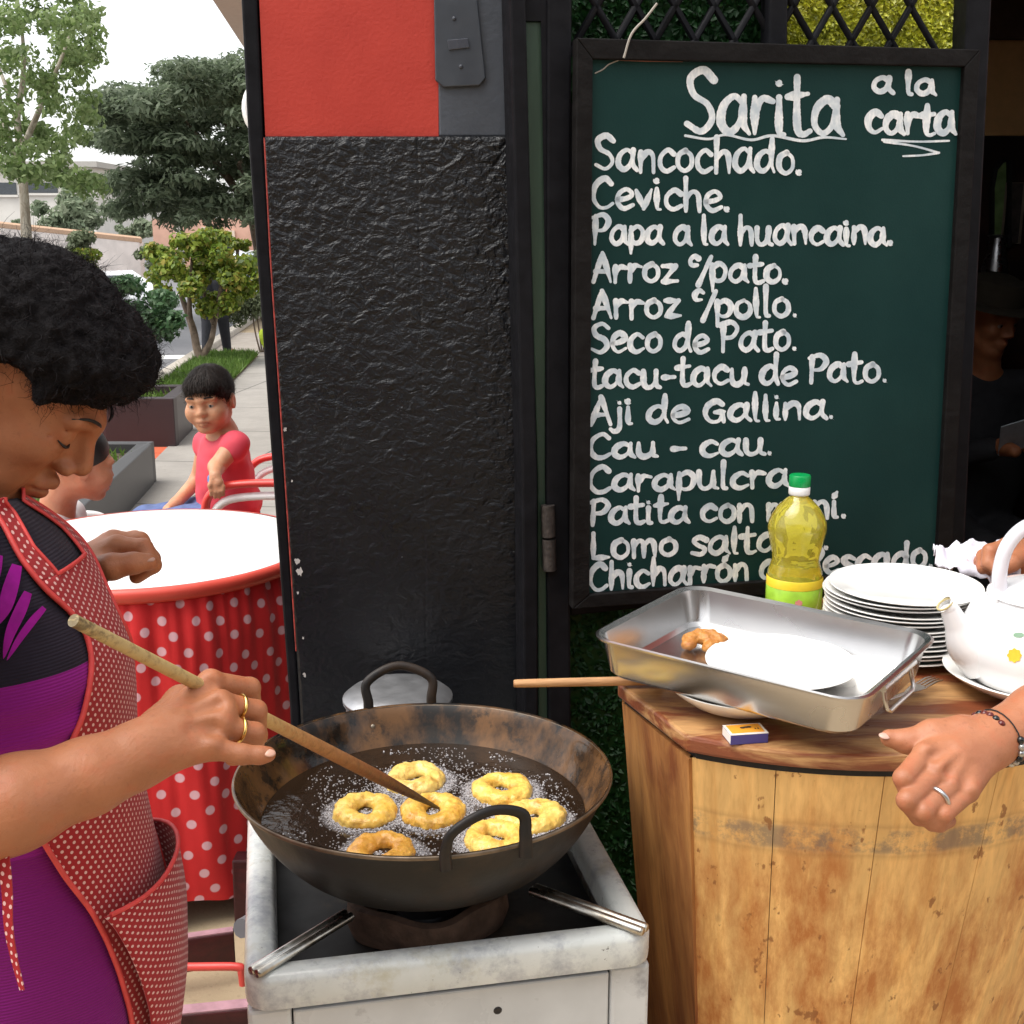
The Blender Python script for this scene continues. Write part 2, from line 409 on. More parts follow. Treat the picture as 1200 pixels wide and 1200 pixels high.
sheet('cross_path', [st(-3.3,15.3), st(-2.4,15.3), st(-2.4,19), st(-3.3,19)], .013, concrete('path_concrete', (.34,.30,.26), 4))
# grass blades
def grass(name, poly, n, z, hmin, hmax, m, label, cat):
    p = np.array(poly); lo, hi = p.min(0), p.max(0); V = []; F = []
    def inside(q):
        s = 0
        for i in range(len(p)):
            a, b = p[i], p[(i+1)%len(p)]; cr = (b[0]-a[0])*(q[1]-a[1])-(b[1]-a[1])*(q[0]-a[0]); s += 1 if cr > 0 else -1
        return abs(s) == len(p)
    c = 0
    while c < n:
        q = RNG.uniform(lo, hi)
        if not inside(q): continue
        h = RNG.uniform(hmin, hmax); th = RNG.uniform(0, 2*PI); wd = RNG.uniform(.006,.014); l = RNG.normal(0, .4*h, 2)
        dx, dy = math.cos(th)*wd, math.sin(th)*wd; i = len(V)
        V += [(q[0]-dx,q[1]-dy,z),(q[0]+dx,q[1]+dy,z),(q[0]+l[0],q[1]+l[1],z+h)]; F.append((i,i+1,i+2)); c += 1
    o = build(name, V, F, m); return tag(o, label, cat, kind='stuff')
GR = leaf_mat('grass_blades', [(.06,.13,.015),(.10,.19,.025),(.15,.23,.05),(.05,.10,.015)], .6)
soil = plain('soil', (.06,.04,.025), .95, var=.3)
gp = [st(-3.15,11.3), st(-2.48,11.3), st(-2.48,15.25), st(-3.15,15.25)]
sheet('verge', gp, .03, plain('verge_soil', (.08,.12,.03), .95, var=.4, scale=8))
grass('grass', gp, 9000, .03, .04, .11, GR, 'strip of short green grass between the pavement and the road', 'grass')

# ------------------------------------------------------------------ planters
def planter(name, corners, h, m, label, joint, gl):
    r = thing(name, (*np.mean(corners, 0), 0), label, 'planter')
    cs = np.array(corners); ce = cs.mean(0); b = MB(); t = .09
    for i in range(4):
        a, c = cs[i], cs[(i+1)%4]; d = c-a; L = np.linalg.norm(d); u = d/L; nrm = np.array([-u[1], u[0]])
        if np.dot(ce-a, nrm) < 0: nrm = -nrm
        mid = (a+c)/2+nrm*t/2; b.box((*mid, h/2), (L-(2*t+.004 if i % 2 else 0), t, h), rotz(math.atan2(u[1], u[0])))
    b.build('wall', m, r, bevel=.006)
    inn = ce + (cs-ce)*.97
    build('soil', [(x, y, h-.06) for x, y in inn], [(0,1,2,3)], soil, r)
    g = grass('plants', [tuple(ce+(q-ce)*.9) for q in cs], 1100, h-.06, .03, .075, GR, None, None); g.parent = r
    g.data.transform(Matrix.Translation(-Vector(ORG[r.name]))); g['kind'] = 'stuff'
    return r
def tiled(name, col, L):
    M = NT(name); c = np.array(col); o = M.obj()
    br = M.n('ShaderNodeTexBrick'); M.set(br.inputs['Vector'], M.map(o, (1,1,1), (PI/2,0,0))); br.inputs['Scale'].default_value = 1; br.offset = 0
    br.inputs['Brick Width'].default_value = L; br.inputs['Row Height'].default_value = .6; br.inputs['Mortar Size'].default_value = .006
    a = M.mix(M.noise(o, 6, 5), tuple(c*.8), tuple(c*1.25)); a = M.mix(br.outputs['Fac'], a, tuple(np.minimum(c*1.7, 1)))
    M.P(Base_Color=a, Roughness=.42); return M.m
planter('planter', [st(-4.6,8.68), st(-2.42,8.68), st(-2.42,9.5), st(-4.6,9.5)], .36, tiled('brown_tiles', (.030,.018,.020), .62), 'dark brown tiled planter running across behind the boy', .6, None)
planter('planter', [(-3.3,5.0), (-1.97,5.0), (-2.23,7.42), (-3.5,7.42)], .26, tiled('grey_tiles', (.040,.038,.040), .5), 'dark grey tiled planter beside the pavement, nearer than the brown one', .5, None)

# ------------------------------------------------------------------ trees and bushes
def leafcloud(clusters, n, size, aspect=.5, up=.35, hollow=.35, seed=1, droop=0):
    g = np.random.default_rng(seed); wts = np.array([c[2] for c in clusters], float); wts /= wts.sum()
    pick = g.choice(len(clusters), n, p=wts)
    C = np.array([c[0] for c in clusters])[pick]; R = np.array([c[1] for c in clusters])[pick]
    d = g.normal(size=(n,3)); d /= np.linalg.norm(d, axis=1)[:,None]
    rr = np.maximum(g.uniform(0, 1, n)**(1/3.), hollow)*g.uniform(.86, 1.14, n)
    pos = C + d*R*rr[:,None]
    nr = d + g.normal(size=(n,3))*.7; nr[:,2] += up; nr /= np.linalg.norm(nr, axis=1)[:,None]
    t = np.cross(nr, g.normal(size=(n,3))); t /= np.linalg.norm(t, axis=1)[:,None]+1e-9; t[:,2] -= droop
    s = np.cross(nr, t); L = size*g.uniform(.6, 1.35, n)[:,None]
    V = np.stack([pos-t*L*.5, pos+s*L*aspect*.5+nr*L*.08, pos+t*L*.5, pos-s*L*aspect*.5+nr*L*.08], 1).reshape(-1,3)
    F = np.arange(4*n).reshape(-1,4); return V, F
def subclusters(c, r, n, sr, seed, flat=1.0):
    g = np.random.default_rng(seed); out = []
    for _ in range(n):
        d = g.normal(size=3); d /= np.linalg.norm(d); q = np.array(c)+d*np.array(r)*g.uniform(.35, .95)
        k = sr*g.uniform(.6, 1.3); out.append((q, np.array([k, k, k*flat]), k**2))
    return out
bark = wood_mat('bark', (.20,.15,.11), (.09,.065,.045), (6,6,2), rough=.9, bump=.6)
bark_pale = wood_mat('bark_pale', (.42,.38,.31), (.25,.21,.16), (6,6,2), rough=.9, bump=.5)
def tree(name, base, label, cat, limbs, clusters, n, size, lm, bm=bark, group=None, **kw):
    r = thing(name, base, label, cat, group)
    b = MB()
    for pts, rs in limbs: b.tube(spline(np.array(pts, float)+np.array(base), 5), rs, 8)
    b.build('trunk', bm, r, smooth=60)
    V, F = leafcloud([(np.array(c)+np.array(base), rr, w_) for c, rr, w_ in clusters], n, size, **kw)
    build('crown', V, F, lm, r)
    return r
L_dark = leaf_mat('poinciana_leaves', [(.085,.115,.07),(.13,.17,.10),(.19,.235,.15),(.10,.135,.08),(.25,.29,.20)], .6, .5)  # leaf colours lightened in place of haze
L_light = leaf_mat('willow_leaves', [(.13,.20,.06),(.20,.28,.10),(.27,.34,.15),(.10,.16,.05)], .5, .5)
L_yel = leaf_mat('privet_leaves', [(.10,.17,.02),(.18,.26,.03),(.30,.36,.05),(.07,.12,.02),(.36,.30,.05)], .45)
L_mid = leaf_mat('bush_leaves', [(.04,.10,.04),(.07,.15,.06),(.11,.19,.09),(.03,.075,.03)], .4)
L_grey = leaf_mat('shrub_leaves', [(.09,.12,.06),(.14,.17,.09),(.19,.22,.13)], .6)
L_far = leaf_mat('far_leaves', [(.16,.21,.13),(.22,.27,.17),(.27,.31,.21)], .7)  # pale greens carry the haze over the distant trees

# big spreading tree over the street: feathery layers
def ground(px, Y): return np.array([aY(px, 300, Y)[0], Y, 0.0])
Y0 = 21.0; bs = ground(318, Y0+1)
cl = []
g_ = np.random.default_rng(5)
lay = [(235,98,70,14),(270,85,46,12),(190,112,62,14),(140,125,40,14),(215,140,90,16),(150,160,50,16),(285,150,40,22),(250,175,70,16),(175,190,66,18),(285,205,52,24),(245,222,60,18),(190,228,58,16),(150,222,42,12),(225,248,40,10),(265,243,44,12),(300,235,40,18),(320,120,60,24),(350,180,60,30),(350,230,60,20)]
for (px, py, rx, ry) in lay:
    for _ in range(9):
        q = aY(px+g_.uniform(-.85,.85)*rx, py+g_.uniform(-1.3,1.3)*ry, Y0+g_.uniform(-1.7, 1.9)) - bs
        s_ = rx*.5*Y0/FPX; cl.append((q, np.array([s_, s_, max(.16, s_*.30)]), s_*s_))
limbs = [([(0,0,0),(-.1,0,1.0),(-.25,.1,1.8)], [.24,.18,.16])]
for (px, py) in ((150,160),(200,120),(250,100),(180,210),(280,190),(240,230),(330,120)):
    q = aY(px, py, Y0+g_.uniform(-1,1)) - bs; limbs.append(([(-.25,.1,1.8), q*.5+np.array([-.1,0,.9]), q], [.1,.06,.02]))
tree('spreading_tree', bs, 'large dark green spreading tree with feathery layers over the street', 'tree', limbs, cl, 42000, .15, L_dark, aspect=.34, up=1.1, hollow=.1, seed=3)
# light airy tree at the left edge
Y1 = 17.0; bs = ground(34, Y1); cl = []
for (px, py, rx, ry) in [(20,30,75,50),(75,25,40,40),(95,70,26,30),(30,95,55,34),(80,110,32,22),(10,150,40,26),(55,165,28,20),(70,190,26,22),(20,195,30,16),(90,150,22,18),(-40,80,60,80),(105,20,16,20),(-30,180,40,30),(95,210,24,16)]:
    for _ in range(9):
        q = aY(px+g_.uniform(-.95,.95)*rx, py+g_.uniform(-.95,.95)*ry, Y1+g_.uniform(-1.2,1.2)) - bs; s_ = (10+rx*.16)*Y1/FPX; cl.append((q, np.array([s_,s_,s_*.75]), s_**2))
def T(px, py, dy=0): return aY(px, py, Y1+dy)-bs
limbs = [([(0,0,0), T(32,290), T(28,225), T(20,140)], [.085,.075,.06,.05]), ([T(28,225), T(0,120,.3), T(-10,40,.3)], [.05,.04,.02]), ([T(24,180), T(50,120,-.3), T(75,60,-.3), T(90,10)], [.045,.035,.02,.012]), ([T(20,140), T(28,70), T(20,-10)], [.045,.03,.015]), ([T(10,110), T(-5,60,.5), T(8,10,.5)], [.03,.02,.01])]
tree('street_tree', bs, 'airy light green tree with thin pale branches at the left edge of the photo', 'tree', limbs, cl, 9500, .095, L_light, bark_pale, aspect=.55, up=.2, hollow=.1, seed=4)
# small trimmed tree with forked trunk
Y2 = 14.4; bs = ground(237, Y2); cl = []
for (px, py, rx, ry) in [(228,300,62,26),(190,305,34,24),(265,310,34,26),(240,335,55,26),(247,288,22,14),(247,312,22,16),(212,330,46,24),(285,335,24,18),(225,285,40,14),(255,358,26,12)]:
    for _ in range(5):
        q = aY(px+g_.uniform(-.7,.7)*rx, py+g_.uniform(-.7,.7)*ry, Y2+g_.uniform(-.45,.45)) - bs; s_ = .14; cl.append((q, np.array([s_,s_,s_*.8]), 1))
def T(px, py, dy=0): return aY(px, py, Y2+dy)-bs
limbs = [([(0,0,0), T(232,412), T(226,385), T(212,345)], [.055,.05,.045,.03]), ([T(235,420), T(247,400,.05), T(252,375,.05), T(260,330)], [.05,.035,.03,.02]), ([T(226,385), T(222,360,-.1), T(225,300,-.1)], [.035,.03,.015]), ([T(250,380), T(240,350,.1), T(238,300,.1)], [.025,.02,.01])]
tree('small_tree', bs, 'small yellow-green trimmed tree with a forked bare trunk on the grass', 'tree', limbs, cl, 8500, .075, L_yel, bark, aspect=.6, hollow=.3, seed=6)
# darker round bush in front of it
Y3 = 12.2; bs = ground(172, Y3); cl = []
for (px, py, rx, ry) in [(172,358,40,36),(150,345,24,20),(195,365,22,24),(180,385,28,16),(160,375,30,20)]:
    for _ in range(5):
        q = aY(px+g_.uniform(-.6,.6)*rx, py+g_.uniform(-.6,.6)*ry, Y3+g_.uniform(-.3,.3)) - bs; cl.append((q, np.array([.12,.12,.1]), 1))
tree('round_bush', bs, 'dark blue-green round bush just above the old woman\'s hair', 'bush', [([(0,0,0),(0,0,.35),(.02,0,.6)], [.03,.03,.02])], cl, 3800, .07, L_mid, aspect=.55, hollow=.4, seed=8)
# grey-green thin stemmed shrub by the pillar
Y4 = 15.8; bs = ground(300, Y4); cl = []
for (px, py, rx, ry) in [(292,335,26,34),(305,350,22,30),(285,362,18,16),(300,310,18,16)]:
    for _ in range(5):
        q = aY(px+g_.uniform(-.7,.7)*rx, py+g_.uniform(-.7,.7)*ry, Y4+g_.uniform(-.25,.25)) - bs; cl.append((q, np.array([.12,.12,.14]), 1))
lm_ = [([(0.02*i,0,0),(.02*i+.03*(i-2),.02*i,.3),(.05*(i-2),0,.75)], [.012,.01,.006]) for i in range(5)]
tree('stemmed_shrub', bs, 'grey-green shrub on several thin bare stems next to the pillar edge', 'bush', lm_, cl, 4600, .06, L_grey, aspect=.45, hollow=.2, seed=9)
# bushes and hedges farther away
def bush(px, py, rx, ry, Y, n, size, lm, label, seed, name='hedge_bush', cat='bush'):
    bs = ground(px, Y); c = aY(px, py, Y)-bs; s_ = Y/FPX
    cl = subclusters(c, (rx*s_, rx*s_*.7, ry*s_), 12, min(rx, ry)*s_*.55, seed, .8)
    tree(name, bs, label, cat, [([(0,0,0), (0,0,max(.1, c[2]*.5)), tuple(c)], [.06,.05,.03])], cl, n, size, lm, seed=seed, hollow=.3)
bush(92,308,34,20,16.5,2200,.08,L_yel,'bright green low bush behind the top of the old woman\'s hair',21)
bush(92,285,17,18,24,900,.11,L_grey,'grey-green shrub growing against the middle of the pale wall',22)
bush(278,285,18,9,24,900,.10,L_yel,'flat topped light green hedge bush in front of the terracotta house',23)
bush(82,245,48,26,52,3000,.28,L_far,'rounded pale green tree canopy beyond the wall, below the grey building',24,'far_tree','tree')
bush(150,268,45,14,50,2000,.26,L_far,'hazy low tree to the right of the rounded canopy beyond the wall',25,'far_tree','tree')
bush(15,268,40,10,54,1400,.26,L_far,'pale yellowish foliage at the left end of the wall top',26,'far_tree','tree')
bush(180,300,20,14,26,900,.11,L_grey,'dull shrub at the right end of the pale wall',27)

# ------------------------------------------------------------------ distant walls, houses, pole, cars
wallm = plain('garden_wall', (.78,.71,.66), .9, var=.15, scale=2, dirt=((.45,.36,.30), .8, .55))
Yw = 40
r = thing('garden_wall', ground(40, Yw), 'long pale pinkish garden wall with a tiled coping far beyond the street', 'wall')
a = aY(-160, 250, Yw-4); b = aY(163, 284, Yw+3)
d = b-a; V = []
for z_ in (0, 1):
    for p in (a, b): V.append([p[0], p[1], -.6 if not z_ else p[2]])
V = np.array(V); V2 = V + np.array([.06,.3,0]); VV = np.vstack([V, V2])
build('wall', VV, [(0,1,3,2),(4,6,7,5),(2,3,7,6),(0,2,6,4),(1,5,7,3)], wallm, r)
cp = MB(); cp.tube([a+[0,.15,.06], (a+b)/2+[0,.15,.06], b+[0,.15,.06]], .13, 6); cp.build('coping', plain('coping', (.50,.33,.22), .9), r)
def block(name, px0, px1, py0, py1, Y, depth, m, label, wins=(), wm=None, cat='house', roof=None):
    a = aY(px0, py0, Y); b = aY(px1, py1, Y); x0, x1, z1 = a[0], b[0], a[2]
    r = thing(name, ((x0+x1)/2, Y, 0), label, cat)
    MB().box(((x0+x1)/2, Y+depth/2, (z1-1)/2), (x1-x0, depth, z1+1)).build('wall', m, r)
    for (w0, w1, h0, h1) in wins:
        p, q = aY(w0, h0, Y), aY(w1, h1, Y); o = MB().box(((p[0]+q[0])/2, Y-.03, (p[2]+q[2])/2), (q[0]-p[0], .1, p[2]-q[2])).build('window', wm, r)
        MB().box(((p[0]+q[0])/2, Y-.07, q[2]-.08), (q[0]-p[0]+.2, .2, .12)).build('sill', m, o)
    if roof: MB().box(((x0+x1)/2, Y+depth/2, z1+.15), (x1-x0+.8, depth+.8, .3)).build('roof', roof, r)
    return r
glass_d = plain('dark_glass', (.06,.07,.08), .15, var=.2)
block('office_building', -150, 112, 196, 250, 70, 14, plain('grey_render', (.66,.63,.58), .9, var=.08, scale=1), 'pale grey flat roofed building with a dark window band far behind the wall', [(-140,20,214,228),(30,68,214,226),(74,104,214,224)], glass_d, 'building', plain('roof_slab', (.42,.40,.37), .9))
block('terracotta_house', 178, 300, 256, 330, 44, 8, plain('terracotta_render', (.55,.33,.25), .9, var=.15, scale=1.5), 'terracotta coloured low house behind the small trees', [(236,250,266,290),(262,276,270,286)], plain('cream_shutter', (.62,.52,.42), .8), 'house')
block('cream_house', 296, 420, 262, 330, 40, 8, plain('cream_render', (.58,.44,.34), .9, var=.1, scale=1.5), 'cream pink house partly hidden by the black pillar', [(302,312,285,305)], glass_d, 'house')
pb = ground(212, 30); MB().tube([pb, pb+[0,0,2.2], aY(209, 240, 30)], [.09,.08,.07], 8).build('utility_pole', plain('pole_concrete', (.5,.47,.42), .9)); tag(bpy.data.objects['utility_pole'], 'thin pale concrete pole in front of the terracotta house', 'pole')
def car(px, Y, L, col, label, ang=0, dz=0):
    c = ground(px, Y)+[0,0,dz]; r = thing('parked_car', c, label, 'car'); R = rotz(ang)
    prof = [(-2.1,.35),(-2.1,.75),(-1.5,.85),(-.9,.9),(.9,.88),(1.6,.82),(2.1,.7),(2.12,.35)]
    def ext(pf, w0, w1, zt):
        V = []; n = len(pf)
        for s_ in (-1, 1): V += [(x, s_*(w0 if z < zt else w1), z) for x, z in pf]
        return np.array(V) @ R.T + c, [tuple(range(n))[::-1], tuple(range(n, 2*n))]+[(i, (i+1)%n, n+(i+1)%n, n+i) for i in range(n)]
    V, F = ext(prof, .85, .82, .8); build('body', V, F, plain('car_paint', col, .25, var=.03, coat=.5), r, bevel=.05)
    V, F = ext([(-1.55,.86),(-1.0,1.38),(.5,1.42),(1.25,.87)], .8, .62, 1.2); g = build('cabin', V, F, plain('car_paint_roof', col, .25, var=.03, coat=.5), r, bevel=.05)
    V, F = ext([(-1.35,.93),(-.95,1.3),(.42,1.33),(1.0,.93)], .80, .66, 1.2); build('window', V, F, glass_d, r)
    for x in (-1.3, 1.3):
        for y in (-.78, .78): MB().lathe([(.02,-.1),(.3,-.1),(.32,0),(.3,.1),(.02,.1)], c+R@np.array([x,y,.32]), 18, R@np.array([[1,0,0],[0,0,1],[0,-1,0]])).build('wheel', M_['black_matte'], r, smooth=40)
    return r
car(124, 30, 4, (.75,.76,.78), 'white parked car peeping over the bushes below the garden wall', .15, -.78)
car(300, 30, 4, (.45,.52,.60), 'pale blue parked car half hidden beside the pillar', 1.4, -.3)
# neighbouring canopy over the pavement further along
sof = plain('soffit', (.46,.39,.35), .9, var=.05)
a = aZ(250, 1, 3.05); b = aZ(290, 62, 3.05)
r = thing('building_canopy', (a[0]+1, (a[1]+b[1])/2, 0), 'pale beige concrete canopy of the neighbouring building above the pavement', 'canopy')
d = (b-a); a2 = a-d*.8
MB().add([a2, b, b+[2.2,0,0], a2+[2.2,0,0], a2+[0,0,.35], b+[0,0,.35], b+[2.2,0,.35], a2+[2.2,0,.35]], [(3,2,1,0),(4,5,6,7),(0,1,5,4),(1,2,6,5),(2,3,7,6),(3,0,4,7)]).build('slab', sof, r)
MB().box((b[0]+1.6, b[1]-.5, 1.52), (1.2, 1.0, 3.04)).build('support_wall', sof, r)
# white round sign behind pillar edge
c = aY(320, 128, 6.0); R = frame((0.25,-1,0))
r = thing('round_sign', c, 'white round sign edge sticking out behind the pillar', 'sign')
MB().lathe([(0,-.03),(.15,-.03),(.165,-.015),(.165,.015),(.15,.03),(0,.03)], c+[.02,0,0], 32, R @ np.array([[0,0,1],[1,0,0],[0,1,0.]])).build('panel', M_['white_plastic'], r, smooth=40)
MB().tube([c+[.17,0,0], c+[.6,.0,0]], .012, 8).build('bracket', M_['dark_metal'], r)
MB().box(c+[.66,0,-.5], (.12,.12,4.0)).build('post', M_['dark_metal'], r)
# lime jacket hung on a low post
q = aY(314, 392, 15.0)
r = thing('lime_bag', (q[0], 15, 0), 'small lime yellow bag beside the pillar edge at the far end of the pavement', 'bag')
MB().ell(q, (.10,.07,.17), None, 12, 10, lambda d: 1+.15*math.sin(5*d[0]+3*d[2])-.25*max(d[2],0)).build('sack', plain('lime', (.55,.70,.03), .6), r, smooth=180)
MB().tube(spline([q+[-.04,0,.14], q+[-.03,0,.24], q+[.03,0,.24], q+[.04,0,.14]], 5), .008, 6).build('handle', plain('lime_strap', (.5,.65,.03), .6), r)
MB().tube([[q[0],15,0], [q[0],15,q[2]-.13]], .02, 6).build('stake', bark, r)

# ------------------------------------------------------------------ pillar
YA = rad(4); RP = rotz(YA); PO = aY(475, 500, 2.16); PN = RP @ np.array([0,-1.0,0])
def pp(px, py, off=0): return on_plane(px, py, PO, PN) + PN*off
def slab(name, px_poly, off, th, m, parent, **kw):                    # flat outlined block standing on the pillar's front
    pts = [pp(x, y, off) for x, y in px_poly]; n = len(pts); V = pts + [p - PN*th for p in pts]
    F = [tuple(range(n)), tuple(range(2*n-1, n-1, -1))]+[(k, n+k, n+(k+1)%n, (k+1)%n) for k in range(n)]
    F = [f[::-1] for f in F]
    return build(name, V, F, m, parent, **kw)
pil = thing('pillar', (PO[0], PO[1]+.1, 0), 'tall pillar painted red above and rough glossy black below', 'pillar')
def rough_black():
    M = NT('rough_black_paint'); o = M.obj()
    n1 = M.noise(M.map(o, (1,1,1.35)), 38, 4, .5, .6); n2 = M.noise(o, 95, 3, .5)
    z = M.sep(o)[2]
    amp = M.ramp(z, [(0, .05), (1, 1)])
    seam = M.ramp(M.math('ABSOLUTE', M.math('SUBTRACT', M.sep(o)[0], .032)), [(0, 0), (.004, 1)])
    h = M.math('ADD', M.math('MULTIPLY', M.math('ADD', n1, M.math('MULTIPLY', n2, .35)), 1), M.math('MULTIPLY', seam, .09))
    c = M.mix(M.noise(o, 8, 5), (.006,.0065,.008), (.012,.013,.016))
    c = M.mix(M.ramp(M.noise(o, 130, 4, .7), [(.735, 0), (.75, 1)]), c, (.3,.3,.3))
    M.P(Base_Color=c, Roughness=M.ramp(M.noise(o, 12, 4), [(.3, .26), (.7, .42)]), Specular_IOR_Level=.34)
    x = M.n('ShaderNodeBump'); x.inputs['Distance'].default_value = .012; M.set(x.inputs['Strength'], M.ramp(M.math('MULTIPLY', z, .62), [(.45, .28), (.95, 1.0)])); M.set(x.inputs['Height'], h); M.t.links.new(x.outputs[0], M.b.inputs['Normal'])
    return M.m
redp = NT('red_wall_paint'); redp.P(Base_Color=redp.mix(redp.ramp(redp.noise(scale=5, detail=6), [(.35,0),(.65,1)]), (.40,.034,.022), (.47,.046,.030)), Roughness=.55, Specular_IOR_Level=.35); redp.bump(redp.noise(scale=160, detail=4), .25, .003)
slate = plain('slate_paint', (.055,.063,.078), .5, var=.12, bump=.2, bscale=90)
slate2 = plain('slate_plate', (.045,.052,.064), .38, var=.1)
slab('plaster', [(292,-260),(512,-260),(514,160),(311,160)], 0, .30, redp.m, pil)
slab('slate_strip', [(496,-260),(602,-260),(601,160),(514.5,160),(512.5,0)], .003, .30, slate, pil, bevel=.003)
slab('rough_panel', [(309,160),(602,160),(634,890),(640,1300),(372,1300),(352,830)], .012, .31, rough_black(), pil, bevel=.006)
slab('edge_trim', [(270,-260),(290,-260),(308.5,160),(351.5,830),(371,1300),(358,1300),(340,830),(291,160)], .004, .3, M_['black_paint'], pil, bevel=.004)
# thin red line where old paint shows along the corner
rl = MB(); rl.tube([pp(x, y, .0145) for x, y in ((311,162),(318,300),(330,480),(341,650),(348,760))], .0014, 5); rl.build('old_paint_line', plain('old_red', (.30,.035,.025), .7, var=.5, scale=60), pil)
chips = MB(); gg = np.random.default_rng(4)
for (x, y, s_) in [(349,655,6),(352,668,8),(350,692,3),(356,745,3),(358,788,5),(335,502,4),(343,562,2)]:
    p = pp(x, y, .0127); k = 11; s_ *= 1.0e-3
    V = [p]+[p + RP@np.array([math.cos(t)*s_*gg.uniform(.3,1), 0, math.sin(t)*s_*1.4*gg.uniform(.3,1)]) for t in np.linspace(0, 2*PI, k, endpoint=False)]
    chips.add(V, [(0, 1+i, 1+(i+1)%k) for i in range(k)])
chips.build('chipped_spots', plain('bare_plaster', (.5,.47,.45), .9), pil)
pl = slab('cover_plate', [(508,-30),(556,-30),(569,92),(562,101),(520,103),(510,95)], .010, .008, slate2, pil, bevel=.002)
for (x, y) in ((532,23),(540,79)): MB().ell(pp(x, y, .0105), (.0035,.002,.0035), RP, 10, 6).build('screw', plain('screw_paint', (.05,.055,.07), .4), pl, smooth=180)
slab('switch', [(524,48),(548,46),(550,57),(526,60)], .0125, .004, plain('switch_plastic', (.055,.06,.075), .3), pl, bevel=.001)

# ------------------------------------------------------------------ metal gate with turf backing, door frame
YB = rad(12); RB = rotz(YB); CO = np.array([.491, 2.007, 0.0]); GX = RB@np.array([1.0,0,0]); GN = RB@np.array([0,-1.0,0])
def gp_(px, py, y_): return on_plane(px, py, CO - GN*y_, GN)          # a photo pixel on the gate plane at local depth y_
def gslab(name, poly, y_, th, m, parent, **kw):
    pts = [gp_(x, y, y_) for x, y in poly]; n = len(pts); V = pts + [p - GN*th for p in pts]
    F = [tuple(range(n))[::-1], tuple(range(n, 2*n))]+[(k, (k+1)%n, n+(k+1)%n, n+k) for k in range(n)]
    return build(name, V, F, m, parent, **kw)
gate = thing('metal_gate', gp_(900, 500, .22)*np.array([1,1,0]), 'black metal gate with diamond lattice and green backing behind the menu board', 'gate')
gslab('frame_post', [(641,-60),(671,-60),(668,560),(672,1250),(646,1250),(640,560)], .185, .05, M_['black_paint'], gate, bevel=.005)
gslab('frame_post', [(1138,-60),(1166,-60),(1128,700),(1098,700)], .205, .05, M_['black_paint'], gate, bevel=.005)
gslab('centre_post', [(903,-60),(925,-60),(922,110),(900,110)], .20, .04, M_['black_paint'], gate, bevel=.004)
gslab('cross_rail', [(668,700),(1120,655),(1120,672),(668,722)], .20, .03, M_['black_paint'], gate, bevel=.003)
lb = MB()
def bar(p0, p1): lb.tube([gp_(*p0, .222), gp_(*p1, .222)], .0065, 6)
for k_ in range(0, 9):
    x = 660+k_*46; bar((x, 75), (x+78, -60)); bar((x+78, 75), (x, -60))
lb.build('lattice', M_['black_paint'], gate, smooth=60)
turf = leaf_mat('turf_blades', [(.006,.035,.008),(.012,.06,.014),(.02,.085,.02)], .5, .2)
def turf_panel(name, poly, y_, n, m, size, seed):
    g = np.random.default_rng(seed); pts = np.array([gp_(x, y, y_) for x, y in poly]); V = list(pts)+[p-GN*.01 for p in pts]
    F = [(3,2,1,0),(4,5,6,7)]; V = list(V)
    a, b, c = pts[0], pts[1]-pts[0], pts[3]-pts[0]
    uv_ = g.uniform(0, 1, (n,2)); o = a+uv_[:,:1]*b+uv_[:,1:]*c
    for q in o:
        th = g.uniform(0, 2*PI); s_ = size*g.uniform(.6,1.4); t = math.cos(th)*GX+np.array([0,0,math.sin(th)]); nn = np.cross(t, GN); i = len(V)
        V += [q, q+t*s_*.5+nn*s_*.28+GN*s_*g.uniform(.1,.6), q+t*s_+GN*s_*g.uniform(.2,.9), q+t*s_*.5-nn*s_*.28+GN*s_*g.uniform(.1,.6)]; F.append((i,i+1,i+2,i+3))
    return build(name, V, F, m, gate)
turf_panel('turf_panel', [(668,-60),(905,-60),(905,120),(668,120)], .26, 2600, turf, .016, 1)
turf_panel('turf_panel', [(668,690),(900,690),(900,1260),(668,1260)], .26, 9000, turf, .012, 2)
ylw = leaf_mat('yellow_foliage', [(.12,.14,.01),(.62,.64,.04),(.90,.90,.10),(.40,.44,.02),(.92,.92,.25)], .35, .08)  # sunlit brightness of the panel is put into these leaf colours
turf_panel('leafy_panel', [(920,-60),(1142,-60),(1140,85),(920,85)], .26, 11000, ylw, .011, 3)
# narrow green door leaf between pillar and gate, with its hinge
door = thing('door_jamb', gp_(630, 500, .20)*np.array([1,1,0]), 'narrow dark green door jamb with a rusty hinge between the pillar and the gate', 'door frame')
green = NT('door_green'); green.P(Base_Color=green.mix(green.ramp(green.noise(green.map(green.obj(), (6,6,1)), 6, 6), [(.4,0),(.7,1)]), (.020,.046,.028), (.034,.070,.044)), Roughness=.5); green.bump(green.noise(scale=40), .2, .003)
gslab('green_strip', [(614,25),(636,25),(645,560),(652,1260),(632,1260),(630,560)], .195, .04, green.m, door, bevel=.002)
gslab('outer_frame', [(596,-60),(615,-60),(630,560),(632,1260),(618,1260),(612,560)], .175, .07, M_['black_paint'], door, bevel=.004)
gslab('inner_frame', [(634.5,-60),(643,-60),(642,560),(648,1260),(652,1260),(644.5,560)], .19, .05, M_['black_paint'], door, bevel=.003)
gslab('top_block', [(615.5,-60),(634,-60),(634,24.5),(615.5,24.5)], .19, .04, M_['black_paint'], door)
hg = MB(); a = gp_(642, 592, .183); b = gp_(644, 668, .183)
for t0, t1 in ((0,.48),(.52,1)): hg.tube([a+(b-a)*t0, a+(b-a)*t1], .0125, 10)
